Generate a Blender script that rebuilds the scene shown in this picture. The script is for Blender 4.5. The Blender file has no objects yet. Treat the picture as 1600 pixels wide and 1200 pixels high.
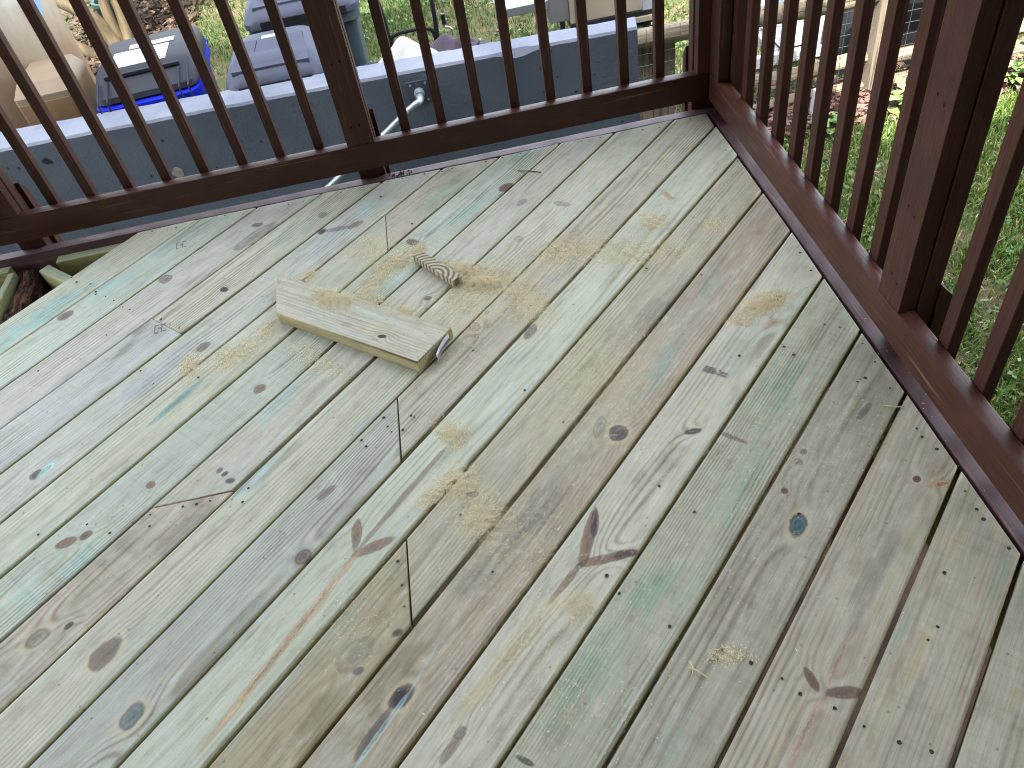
import bpy, bmesh, math, random
import numpy as np
from mathutils import Vector, Matrix
random.seed(7); rng = np.random.default_rng(11)
S = bpy.context.scene
COL = S.collection
R = math.radians

# ------------------------------------------------------------------ camera, sky, sun, exposure
cam_d = bpy.data.cameras.new('camera'); cam = bpy.data.objects.new('camera', cam_d); COL.objects.link(cam)
cam.location = (-0.83197, -2.37451, 1.33364)
cam.rotation_euler = (0.7717009, 0.1422026, -0.1523412)
cam_d.sensor_fit = 'HORIZONTAL'; cam_d.sensor_width = 36.0; cam_d.lens = 27.932
cam_d.clip_start = 0.02; cam_d.clip_end = 500
S.camera = cam

SUN_DIR = Vector((0.25, 0.66, -1.0)).normalized()      # the way the light travels: from behind the house
sun_el = math.asin(-SUN_DIR.z); sun_az = math.atan2(-SUN_DIR.x, -SUN_DIR.y)
W = bpy.data.worlds.new('World'); S.world = W; W.use_nodes = True
wn = W.node_tree; wn.nodes.clear()
w_out = wn.nodes.new('ShaderNodeOutputWorld'); w_bg = wn.nodes.new('ShaderNodeBackground')
w_sky = wn.nodes.new('ShaderNodeTexSky'); w_sky.sky_type = 'NISHITA'; w_sky.sun_disc = False
w_sky.sun_elevation = sun_el; w_sky.sun_rotation = sun_az
w_sky.air_density = 1.0; w_sky.dust_density = 2.5; w_sky.ozone_density = 1.0
w_hs = wn.nodes.new('ShaderNodeHueSaturation'); w_hs.inputs['Saturation'].default_value = 0.42   # sky colour muted by hand for near-neutral light
wn.links.new(w_sky.outputs[0], w_hs.inputs['Color']); wn.links.new(w_hs.outputs[0], w_bg.inputs[0])
w_bg.inputs[1].default_value = 0.15
wn.links.new(w_bg.outputs[0], w_out.inputs[0])

sd = bpy.data.lights.new('sun', 'SUN'); sd.energy = 2.0; sd.angle = R(0.53); sd.color = (1.0, 0.95, 0.86)
sun = bpy.data.objects.new('sun', sd); COL.objects.link(sun)
sun.rotation_euler = SUN_DIR.to_track_quat('-Z', 'Y').to_euler(); sun.location = (-4, -8, 14)
S.view_settings.view_transform = 'Standard'; S.view_settings.look = 'None'
S.view_settings.gamma = 1.0; S.view_settings.use_curve_mapping = False
S.view_settings.exposure = 3.4
S.render.engine = 'CYCLES'
S.cycles.filter_width = 1.05
S.cycles.max_bounces = 8; S.cycles.diffuse_bounces = 4

# ------------------------------------------------------------------ helpers
def lin(r, g, b):
    f = lambda c: (c/255/12.92) if c <= 10 else ((c/255+0.055)/1.055)**2.4
    return (f(r), f(g), f(b), 1.0)
def scal(c, k): return (c[0]*k, c[1]*k, c[2]*k, 1.0)

class NT:
    """small wrapper for building a node tree"""
    def __init__(s, name):
        s.m = bpy.data.materials.new(name); s.m.use_nodes = True
        s.t = s.m.node_tree; s.t.nodes.clear()
        s.out = s.t.nodes.new('ShaderNodeOutputMaterial')
        s.b = s.t.nodes.new('ShaderNodeBsdfPrincipled')
        s.t.links.new(s.b.outputs[0], s.out.inputs[0])
    def n(s, typ, **kw):
        nd = s.t.nodes.new('ShaderNode'+typ)
        for k, v in kw.items(): setattr(nd, k, v)
        return nd
    def put(s, sock, v):
        if isinstance(v, bpy.types.NodeSocket): s.t.links.new(v, sock)
        else: sock.default_value = v
    def math(s, op, a, b=0.0, c=None, clamp=False):
        nd = s.n('Math', operation=op); nd.use_clamp = clamp
        s.put(nd.inputs[0], a); s.put(nd.inputs[1], b)
        if c is not None: s.put(nd.inputs[2], c)
        return nd.outputs[0]
    def obj(s): return s.n('TexCoord').outputs['Object']
    def sep(s, v):
        nd = s.n('SeparateXYZ'); s.put(nd.inputs[0], v); return nd.outputs
    def vmul(s, v, k, off=(0, 0, 0)):
        nd = s.n('VectorMath', operation='MULTIPLY_ADD'); s.put(nd.inputs[0], v); nd.inputs[1].default_value = k; nd.inputs[2].default_value = off
        return nd.outputs[0]
    def noise(s, v, scale=1.0, detail=2.0, rough=0.5, dim='3D'):
        nd = s.n('TexNoise', noise_dimensions=dim); s.put(nd.inputs['Vector'], v)
        nd.inputs['Scale'].default_value = scale; nd.inputs['Detail'].default_value = detail; nd.inputs['Roughness'].default_value = rough
        return nd.outputs['Fac']
    def ramp(s, x, a, b, c=0.0, d=1.0, smooth=True):
        nd = s.n('MapRange'); nd.interpolation_type = 'SMOOTHSTEP' if smooth else 'LINEAR'
        s.put(nd.inputs[0], x)
        for i, q in enumerate((a, b, c, d)): nd.inputs[1+i].default_value = q
        return nd.outputs[0]
    def mix(s, f, a, b, blend='MIX'):
        nd = s.n('Mix', data_type='RGBA', blend_type=blend)
        s.put(nd.inputs['Factor'], f); s.put(nd.inputs[6], a); s.put(nd.inputs[7], b)
        return nd.outputs[2]
    def bump(s, h, strength=0.3, dist=0.001):
        nd = s.n('Bump'); nd.inputs['Strength'].default_value = strength; nd.inputs['Distance'].default_value = dist
        s.put(nd.inputs['Height'], h); s.t.links.new(nd.outputs[0], s.b.inputs['Normal'])
    def set(s, **kw):
        for k, v in kw.items():
            s.put(s.b.inputs[{'color': 'Base Color', 'rough': 'Roughness', 'metal': 'Metallic', 'spec': 'Specular IOR Level'}[k]], v)
        return s.m

def link(name, me, mat=None, parent=None, **props):
    o = bpy.data.objects.new(name, me); COL.objects.link(o)
    if mat is not None and len(me.materials) == 0: me.materials.append(mat)
    if parent is not None: o.parent = parent
    for k, v in props.items(): o[k] = v
    return o
def thing(name, label, cat, loc=(0, 0, 0), rz=0.0, group=None):
    o = bpy.data.objects.new(name, None); COL.objects.link(o); o.empty_display_size = 0.1
    o.location = loc; o.rotation_euler = (0, 0, rz); o['label'] = label; o['category'] = cat
    if group: o['group'] = group
    return o

class MB:
    """collects boxes, tubes and prisms, then links them as one mesh"""
    def __init__(s): s.v = []; s.f = []
    def add(s, vs, fs):
        k = len(s.v); s.v += [tuple(p) for p in vs]; s.f += [tuple(i+k for i in f) for f in fs]; return s
    def box(s, x0, x1, y0, y1, z0, z1, ch=0.0, M=None):
        if ch <= 0:
            vs = [(x, y, z) for z in (z0, z1) for y in (y0, y1) for x in (x0, x1)]
            fs = [(0, 2, 3, 1), (4, 5, 7, 6), (0, 1, 5, 4), (2, 6, 7, 3), (0, 4, 6, 2), (1, 3, 7, 5)]
        else:
            bm = bmesh.new(); bmesh.ops.create_cube(bm, size=1.0)
            for q in bm.verts: q.co = Vector(((x0+x1)/2+q.co.x*(x1-x0), (y0+y1)/2+q.co.y*(y1-y0), (z0+z1)/2+q.co.z*(z1-z0)))
            bmesh.ops.bevel(bm, geom=bm.edges[:], offset=ch, segments=2, affect='EDGES', profile=0.6)
            vs = [q.co.copy() for q in bm.verts]; fs = [[q.index for q in f.verts] for f in bm.faces]
            bm.verts.index_update(); fs = [[q.index for q in f.verts] for f in bm.faces]; bm.free()
        if M is not None: vs = [M @ Vector(p) for p in vs]
        return s.add(vs, fs)
    def hexa(s, bottom, top):
        """eight corners: four below, four above, same winding"""
        vs = list(bottom)+list(top)
        return s.add(vs, [(3, 2, 1, 0), (4, 5, 6, 7)]+[(i, (i+1) % 4, 4+(i+1) % 4, 4+i) for i in range(4)])
    def prism(s, poly, z0, z1):
        n = len(poly); vs = [(x, y, z0) for x, y in poly]+[(x, y, z1) for x, y in poly]
        return s.add(vs, [tuple(range(n-1, -1, -1)), tuple(range(n, 2*n))]+[(i, (i+1) % n, n+(i+1) % n, n+i) for i in range(n)])
    def tube(s, pts, r, n=10, cap=True):
        pts = [Vector(p) for p in pts]; rs = r if hasattr(r, '__len__') else [r]*len(pts)
        t0 = (pts[1]-pts[0]).normalized(); up = Vector((0, 0, 1)) if abs(t0.z) < 0.9 else Vector((1, 0, 0))
        a = t0.cross(up).normalized(); vs = []
        for i, p in enumerate(pts):
            t = ((pts[min(i+1, len(pts)-1)]-pts[max(i-1, 0)])).normalized()
            a = (a-t*a.dot(t)).normalized(); b = t.cross(a)
            for k in range(n):
                w = 2*math.pi*k/n; vs.append(p+(a*math.cos(w)+b*math.sin(w))*rs[i])
        fs = [(i*n+k, i*n+(k+1) % n, (i+1)*n+(k+1) % n, (i+1)*n+k) for i in range(len(pts)-1) for k in range(n)]
        if cap: fs += [tuple(range(n-1, -1, -1)), tuple((len(pts)-1)*n+k for k in range(n))]
        return s.add(vs, fs)
    def mesh(s, name, smooth=False, angle=None):
        me = bpy.data.meshes.new(name); me.from_pydata([tuple(p) for p in s.v], [], s.f); me.update()
        if smooth:
            me.polygons.foreach_set('use_smooth', [True]*len(me.polygons))
            if angle is not None:
                try: me.set_sharp_from_angle(angle=R(angle))
                except Exception: pass
        return me
    def build(s, name, mat, parent=None, smooth=False, angle=40, **props):
        return link(name, s.mesh(name, smooth, angle), mat, parent, **props)

def catmull(pts, n=6):
    P = [Vector(p) for p in pts]; P = [2*P[0]-P[1]]+P+[2*P[-1]-P[-2]]; out = []
    for i in range(1, len(P)-2):
        for k in range(n):
            t = k/n; a, b, c, d = P[i-1:i+3]
            out.append(0.5*((2*b)+(c-a)*t+(2*a-5*b+4*c-d)*t*t+(3*b-a-3*c+d)*t**3))
    out.append(P[-2]); return out

def cloud_mesh(name, verts, faces_n, attr=None):
    """verts (N,k,3): N faces of k corners each"""
    N, k = verts.shape[:2]
    me = bpy.data.meshes.new(name); me.vertices.add(N*k); me.loops.add(N*k); me.polygons.add(N)
    me.vertices.foreach_set('co', verts.reshape(-1).astype(np.float32))
    me.loops.foreach_set('vertex_index', np.arange(N*k, dtype=np.int32))
    me.polygons.foreach_set('loop_start', np.arange(0, N*k, k, dtype=np.int32))
    if attr is not None:
        a = me.attributes.new('tint', 'FLOAT', 'POINT'); a.data.foreach_set('value', np.repeat(attr, k).astype(np.float32))
    me.update(calc_edges=True); me.validate(); return me

# ------------------------------------------------------------------ plain materials
def painted_wood(name, col, seed=0.0, axis=0, rough=0.38, wear=0.35, spec=0.28):
    """dark stained timber: grain along one axis, lighter worn lines on it"""
    t = NT(name); o = t.obj()
    k = [300, 300, 300]; k[axis] = 9
    g = t.noise(t.vmul(o, tuple(k), (seed, seed, 0)), 1.0, 4, 0.6)
    k2 = [70, 70, 70]; k2[axis] = 2.5
    g2 = t.noise(t.vmul(o, tuple(k2), (seed, 0, seed)), 1.0, 3, 0.6)
    bl = t.noise(o, 6.0, 3, 0.6)
    c = t.mix(t.ramp(bl, 0.3, 0.7), scal(col, 0.8), scal(col, 1.2))
    c = t.mix(t.ramp(g, 0.35, 0.7, 0.0, 0.6), c, scal(col, 0.55))
    c = t.mix(t.math('MULTIPLY', t.ramp(g2, 0.60, 0.74), wear), c, lin(150, 112, 96))
    sp = t.noise(o, 160.0, 2, 0.5)
    c = t.mix(t.ramp(sp, 0.74, 0.80, 0, 0.6), c, lin(150, 130, 115))
    t.set(color=c, rough=t.ramp(g, 0.3, 0.7, rough-0.06, rough+0.16), spec=spec)
    t.bump(t.math('ADD', g, g2), 0.45, 0.0012); return t.m
BROWN = scal(lin(90, 52, 38), 0.54)
M_railx = painted_wood('brown_stain_x', BROWN, 1.0, 0)
M_raily_lit = painted_wood('brown_stain_y_lit', scal(BROWN, 1.2), 5.0, 1, wear=0.5)  # same stain, lightened to carry the brighter light on the right rail
M_railz = painted_wood('brown_stain_z', scal(BROWN, 1.05), 9.0, 2, 0.5, 0.3, 0.3)
M_rimx = painted_wood('brown_rim_x', scal(lin(110, 84, 88), 0.72), 3.0, 0, wear=0.7)
M_rimy = painted_wood('brown_rim_y', scal(lin(100, 72, 72), 0.66), 7.0, 1, wear=0.6)

def simple(name, col, rough=0.6, spec=0.4, metal=0.0, var=0.15, scale=8.0, bump=0.0, bscale=60.0):
    t = NT(name); o = t.obj()
    n1 = t.noise(o, scale, 4, 0.6)
    c = t.mix(t.ramp(n1, 0.3, 0.7), scal(col, 1-var), scal(col, 1+var))
    t.set(color=c, rough=t.ramp(n1, 0.2, 0.8, rough-0.05, rough+0.08), spec=spec, metal=metal)
    if bump: t.bump(t.noise(o, bscale, 4, 0.6), bump, 0.002)
    return t.m
def weathered(name, col, axis, seed=0.0):
    t = NT(name); o = t.obj(); k = [55, 55, 55]; k[axis] = 2.2
    g = t.noise(t.vmul(o, tuple(k), (seed, seed, seed)), 1.0, 4, 0.65)
    k = [30, 30, 30]; k[axis] = 1.2
    g2 = t.noise(t.vmul(o, tuple(k), (seed, 2, seed)), 1.0, 3, 0.6)
    c = t.mix(t.ramp(g2, 0.3, 0.7), scal(col, 0.8), scal(col, 1.15))
    c = t.mix(t.ramp(g, 0.48, 0.66, 0, 0.85), c, scal(col, 0.25))
    t.set(color=c, rough=0.85, spec=0.25); t.bump(t.math('ADD', g, g2), 0.7, 0.006); return t.m
MARKS = [
('b',-2.0626,-0.3912,0.696,0.0217,0.0177,'violet',0.80,0.50,0.0),
('b',-0.7089,-0.1951,0.628,0.0255,0.0158,'brown',0.90,0.30,0.5),
('b',-0.6737,-0.2989,0.790,0.0186,0.0109,'grey',0.60,0.50,0.0),
('b',-0.5636,-0.3486,-0.656,0.0236,0.0093,'grey',0.50,0.60,0.0),
('b',-1.2972,-0.2277,0.037,0.0131,0.0147,'dark',0.90,0.30,0.3),
('b',-1.2508,-0.2307,-0.053,0.0394,0.0108,'violet',0.50,0.60,0.0),
('b',-1.1901,-0.2281,0.504,0.0244,0.0140,'rust',0.70,0.60,0.6),
('b',-1.5172,-0.1797,0.758,0.0785,0.0210,'grey',0.60,0.90,0.0),
('b',-1.5091,-0.1113,-0.152,0.0171,0.0113,'dark',0.70,0.50,0.0),
('b',-1.2949,-0.1320,0.177,0.0137,0.0156,'dgrey',0.50,0.50,0.0),
('b',-1.7775,-0.3087,0.682,0.0179,0.0211,'grey',0.80,0.40,0.2),
('b',-1.5838,-0.4248,0.784,0.0097,0.0124,'dark',0.90,0.40,0.2),
('b',-1.0222,-0.3849,-0.668,0.0199,0.0110,'violet',0.80,0.40,0.2),
('b',-0.7502,-0.8843,1.014,0.0256,0.0128,'dgrey',0.70,0.50,0.8),
('b',-0.9962,-0.6631,-0.016,0.0088,0.0084,'dgrey',0.80,0.40,0.0),
('b',-0.8853,-0.8173,0.384,0.0114,0.0170,'pink',0.70,0.60,0.2),
('b',-0.2604,-0.4158,-1.431,0.0267,0.0085,'tan',0.80,0.50,0.4),
('b',-0.2506,-0.4411,0.280,0.0108,0.0060,'tan',0.70,0.50,0.0),
('b',-0.7145,-0.4801,0.589,0.0114,0.0137,'grey',0.40,0.50,0.6),
('b',-0.6180,-1.2633,0.504,0.0208,0.0182,'dgrey',0.90,0.35,1.0),
('b',-0.6541,-1.2347,1.071,0.0314,0.0102,'grey',0.40,0.80,0.0),
('b',-0.9523,-1.3449,0.321,0.0121,0.0101,'grey',0.70,0.60,0.5),
('b',-1.2016,-1.3844,1.483,0.0361,0.0096,'rust',0.75,0.50,0.6),
('b',-1.1635,-1.4243,0.245,0.0386,0.0113,'rust',0.75,0.50,0.6),
('b',-1.1008,-1.3166,0.826,0.1435,0.0066,'rust',0.60,0.60,0.0),
('b',-1.3411,-1.6001,-2.270,0.2075,0.0086,'tan',0.75,0.60,0.0),
('b',-0.7390,-1.5071,1.161,0.0595,0.0114,'rust',0.80,0.45,0.6),
('b',-0.7203,-1.4799,1.307,0.0324,0.0076,'dark',0.80,0.60,0.0),
('b',-0.7140,-1.5621,0.034,0.0518,0.0097,'rust',0.80,0.45,0.6),
('b',-0.6813,-1.5614,0.058,0.0191,0.0083,'dark',0.70,0.60,0.0),
('b',-0.8037,-1.5963,-2.406,0.0457,0.0064,'rust',0.70,0.60,0.6),
('b',-0.9249,-1.7100,-2.398,0.1377,0.0132,'ytan',0.60,0.95,0.0),
('b',-1.0442,-1.8473,0.801,0.0304,0.0078,'brown',0.60,0.70,0.0),
('b',-0.4432,-1.8648,1.689,0.0199,0.0066,'brown',0.85,0.40,0.6),
('b',-0.4020,-1.8951,-0.174,0.0269,0.0093,'brown',0.80,0.35,0.6),
('b',-0.3872,-1.8425,0.788,0.0623,0.0038,'tanpink',0.60,0.50,0.0),
('b',-0.4832,-1.9388,-2.366,0.0666,0.0054,'tanpink',0.65,0.50,0.0),
('b',-0.3472,-1.5785,0.877,0.0271,0.0148,'teal',0.95,0.25,1.2),
('b',-0.3405,-1.4964,0.094,0.0068,0.0072,'brown',0.90,0.40,0.4),
('b',-0.2673,-1.4142,0.744,0.0089,0.0064,'violet',0.70,0.50,0.2),
('b',-0.2868,-1.4356,0.458,0.0074,0.0082,'violet',0.50,0.70,0.0),
('b',-0.1082,-1.3449,0.664,0.0279,0.0066,'dgrey',0.70,0.70,0.0),
('b',-0.0924,-1.5332,0.741,0.0083,0.0067,'brown',0.95,0.30,0.8),
('b',-0.0553,-1.5550,-0.024,0.0262,0.0085,'tan',0.85,0.40,0.2),
('b',-0.4650,-1.3025,0.046,0.0171,0.0070,'dark',0.85,0.40,0.1),
('b',-0.3894,-1.3420,-0.781,0.0288,0.0051,'brown',0.60,0.50,0.0),
('b',-1.8468,-1.2450,0.213,0.0221,0.0118,'rust',0.80,0.30,0.6),
('b',-1.8070,-1.2356,0.478,0.0137,0.0104,'brown',0.80,0.40,0.6),
('b',-1.6797,-1.1275,0.747,0.0097,0.0108,'rust',0.80,0.40,0.6),
('b',-1.5187,-1.1289,0.945,0.0088,0.0060,'dgrey',0.80,0.50,0.0),
('b',-1.5053,-1.1429,0.492,0.0080,0.0063,'dark',0.80,0.50,0.0),
('b',-1.4910,-1.1664,-0.176,0.0107,0.0074,'dark',0.80,0.50,0.0),
('b',-1.9792,-1.0170,0.585,0.0166,0.0124,'dark',0.80,0.50,0.0),
('b',-1.9549,-1.0055,0.960,0.0256,0.0095,'cyan',0.70,0.80,0.0),
('b',-1.6997,-1.5391,0.930,0.0318,0.0212,'brown',0.72,0.45,1.2),
('b',-1.8503,-1.4717,0.597,0.0231,0.0160,'grey',0.50,0.80,1.0),
('b',-1.7892,-1.4578,0.725,0.0093,0.0071,'dark',0.80,0.50,0.0),
('b',-1.3139,-1.4120,0.829,0.0171,0.0131,'violet',0.80,0.80,0.0),
('b',-1.2669,-1.2572,0.596,0.0204,0.0093,'violet',0.60,0.60,0.0),
('b',-1.1273,-1.7461,0.664,0.0242,0.0148,'dark',0.95,0.40,1.0),
('b',-1.1740,-1.7960,0.857,0.0457,0.0096,'dark',0.70,0.60,0.0),
('b',-1.1598,-1.7931,0.829,0.0721,0.0048,'pcyan',0.40,0.40,0.0),
('b',-1.0819,-1.7009,0.928,0.0487,0.0025,'pcyan',0.30,0.50,0.0),
('b',-1.2018,-1.6821,0.165,0.0096,0.0064,'dgrey',0.70,0.40,0.6),
('b',-1.1282,-1.6237,0.231,0.0101,0.0067,'dark',0.80,0.60,0.0),
('b',-1.2070,-1.6491,0.620,0.0371,0.0218,'grey',0.40,1.00,0.0),
('b',-1.0306,-1.8293,0.722,0.0105,0.0079,'grey',0.60,0.80,0.0),
('b',-0.9295,-1.8957,-0.664,0.0154,0.0049,'dark',0.75,0.30,0.0),
('b',-1.6187,-1.6778,0.933,0.0251,0.0175,'greytl',0.75,0.40,1.0),
('b',-1.4438,-0.8820,1.000,0.0149,0.0132,'rust',0.75,0.40,0.6),
('b',-1.6148,-0.6693,0.617,0.0188,0.0143,'violet',0.70,0.50,0.0),
('b',-1.6610,-0.8671,0.816,0.0796,0.0099,'dteal',0.70,0.60,0.0),
('b',-0.1570,-0.9555,0.287,0.0379,0.0146,'tan',0.80,0.70,0.3),
('b',-0.1812,-1.0313,0.118,0.0273,0.0105,'tan',0.50,0.80,0.0),
('s',-2.1146,-0.3499,0.664,0.1991,0.0621,'cyan',0.75,1.00,0.0),
('s',-1.9761,-0.2769,0.618,0.0844,0.0524,'cyan',0.50,1.00,0.0),
('s',-1.8222,-0.1170,0.810,0.1285,0.0749,'pcyan',0.30,1.00,0.0),
('s',-1.3834,-0.9200,0.912,0.0987,0.0350,'cyan',0.55,1.00,0.0),
('s',-1.4352,-1.1756,0.907,0.0972,0.0307,'pcyan',0.60,1.00,0.0),
('s',-1.8108,-1.2977,0.751,0.0468,0.0359,'cyan',0.50,1.00,0.0),
('s',-1.9042,-1.3610,0.912,0.0486,0.0347,'pcyan',0.50,1.00,0.0),
('s',-0.8871,-0.1514,0.653,0.1684,0.0396,'green',0.55,1.00,0.0),
('s',-1.0735,-0.5444,0.793,0.1102,0.0366,'cyan',0.45,1.00,0.0),
('s',-0.4705,-1.0979,0.917,0.1008,0.0203,'teal2',0.65,1.00,0.0),
('s',-0.2769,-0.8463,0.739,0.0729,0.0187,'green',0.40,1.00,0.0),
('s',-0.2443,-1.2199,0.676,0.0955,0.0415,'green',0.65,1.00,0.0),
('s',-0.0892,-1.0814,0.672,0.1198,0.0346,'olive',0.50,1.00,0.0),
('s',-0.4145,-1.4706,0.792,0.1177,0.0176,'green',0.45,1.00,0.0),
('s',-0.6417,-1.6453,0.651,0.0677,0.0238,'green',0.65,1.00,0.0),
('s',-0.8087,-1.7805,0.673,0.0870,0.0288,'green',0.50,1.00,0.0),
('s',-1.5649,0.0596,-2.033,0.2075,0.0326,'olive',0.45,1.00,0.0),
('s',-1.1235,-0.0022,0.624,0.0677,0.0375,'olive',0.45,1.00,0.0),
('s',-0.6322,-0.0254,0.163,0.0558,0.0321,'green',0.50,1.00,0.0),  # with both olive patches above, far rail's soft shade put into colour
('s',-1.1485,-0.1494,0.945,0.0546,0.0180,'cyan',0.60,1.00,0.0),
('s',-1.2689,-0.2729,0.834,0.1318,0.0277,'pblue',0.50,1.00,0.0),
('s',-0.8723,-0.3058,0.578,0.1647,0.0313,'cyan',0.40,1.00,0.0),
('s',-1.1850,-1.0908,0.910,0.0633,0.0227,'pblue',0.40,1.00,0.0),
('s',-0.4913,-1.8194,0.779,0.1134,0.0099,'pblue',0.50,1.00,0.0),
('s',-0.2640,-1.8209,0.710,0.0715,0.0130,'green',0.45,1.00,0.0),
('s',-0.0655,-1.7622,0.685,0.0863,0.0130,'green',0.50,1.00,0.0),
('s',-0.1774,-1.6686,0.790,0.0707,0.0123,'olive',0.50,1.00,0.0),
('s',-0.2583,-1.7017,0.746,0.1011,0.0245,'grey',0.35,1.00,0.0),
('s',-1.1392,-1.6781,1.081,0.1367,0.0568,'odark',0.55,0.90,0.0),
('s',-1.2702,-1.7614,-1.970,0.0556,0.0491,'odark',0.50,1.00,0.0),
('s',-0.8161,-1.4222,0.789,0.1269,0.0576,'grey',0.50,1.00,0.0),
('s',-0.9732,-1.5525,0.664,0.0703,0.0555,'grey',0.30,1.00,0.0),
('s',-0.7978,-0.8138,0.694,0.1749,0.0351,'grey',0.25,1.00,0.0),
('s',-0.4503,-0.9265,0.665,0.1715,0.0420,'grey',0.50,1.00,0.0),
('s',-0.6838,-1.1477,0.776,0.1583,0.0336,'tanl',0.40,1.00,0.0),
('s',-0.1209,-0.7117,0.784,0.1563,0.0342,'tan',0.35,1.00,0.0),
('s',-0.5561,-1.3682,0.707,0.0714,0.0228,'grey',0.30,1.00,0.0),
('s',-1.5848,-1.2621,0.765,0.0776,0.0427,'grey',0.45,1.00,0.0),
('s',-1.7196,-1.2950,0.628,0.0828,0.0394,'grey',0.35,1.00,0.0),
('s',-1.7115,-0.7168,0.872,0.1692,0.0320,'pblue',0.50,1.00,0.0),
('s',-1.8121,-0.5265,0.929,0.0495,0.0177,'grey',0.60,0.90,0.0),
('s',-1.8379,-0.6073,0.906,0.0407,0.0144,'grey',0.50,0.90,0.0),
('s',-0.0923,-1.6765,0.628,0.0619,0.0101,'ytan',0.50,1.00,0.0),
('s',-0.2497,-1.8521,0.751,0.0877,0.0091,'ytan',0.55,1.00,0.0),
('s',-0.1585,-1.9555,0.727,0.0375,0.0081,'ytan',0.50,1.00,0.0),
('s',-1.5573,-1.2096,0.645,0.0330,0.0202,'dgrey',0.35,1.00,0.0),
('s',-0.5084,-1.6807,0.773,0.1139,0.0177,'brownl',0.35,1.00,0.0),
('s',-0.4849,-1.7086,0.912,0.0551,0.0064,'brown',0.50,0.90,0.0),
]
SAWDUST = [
(-1.067,-0.469,0.42,0.047,0.043,1.00),
(-1.008,-0.434,0.12,0.024,0.026,1.50),
(-1.138,-0.538,0.99,0.088,0.039,0.60),
(-1.151,-0.630,-0.49,0.040,0.025,0.80),
(-1.066,-0.703,0.90,0.030,0.023,0.90),
(-0.841,-0.649,-0.43,0.065,0.037,2.00),
(-0.877,-0.577,-0.67,0.064,0.031,1.00),
(-0.758,-0.682,-1.07,0.100,0.049,0.50),
(-0.578,-0.584,-0.09,0.117,0.065,0.45),
(-0.734,-0.801,-0.91,0.068,0.052,0.35),
(-0.416,-0.657,-0.21,0.112,0.057,0.35),
(-0.336,-0.536,-0.14,0.036,0.043,0.70),
(-0.185,-0.609,-0.64,0.027,0.029,0.50),
(-0.178,-0.958,0.38,0.056,0.028,1.60),
(-0.247,-1.004,-0.50,0.030,0.018,0.60),
(-0.980,-1.169,0.51,0.027,0.042,0.70),
(-0.973,-1.310,0.55,0.035,0.042,1.00),
(-1.037,-1.328,0.42,0.039,0.024,0.50),
(-0.937,-1.411,0.56,0.043,0.047,0.60),
(-1.326,-0.445,-2.48,0.035,0.024,0.50),
(-1.640,-0.739,-0.02,0.022,0.037,0.90),
(-1.525,-0.731,0.33,0.062,0.039,0.40),
(-1.443,-0.665,1.10,0.052,0.023,0.40),
(-1.292,-0.825,2.27,0.107,0.029,0.25),
(-0.973,-0.797,-1.09,0.156,0.109,0.12),
(-0.597,-1.102,0.98,0.215,0.126,0.12),
(-0.886,-1.486,0.30,0.142,0.134,0.08),
(-0.787,-1.645,0.36,0.035,0.028,0.40),
(-0.557,-1.797,-0.05,0.033,0.016,0.60),
(-1.145,-0.380,-0.89,0.060,0.057,0.35),
(-0.421,-1.393,0.45,0.316,0.219,0.04),
(-0.871,-1.756,0.12,0.176,0.139,0.05),
(-1.212,-1.586,0.30,0.065,0.085,0.06),
(-0.891,-0.709,0.18,0.054,0.081,0.30),
]
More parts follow.
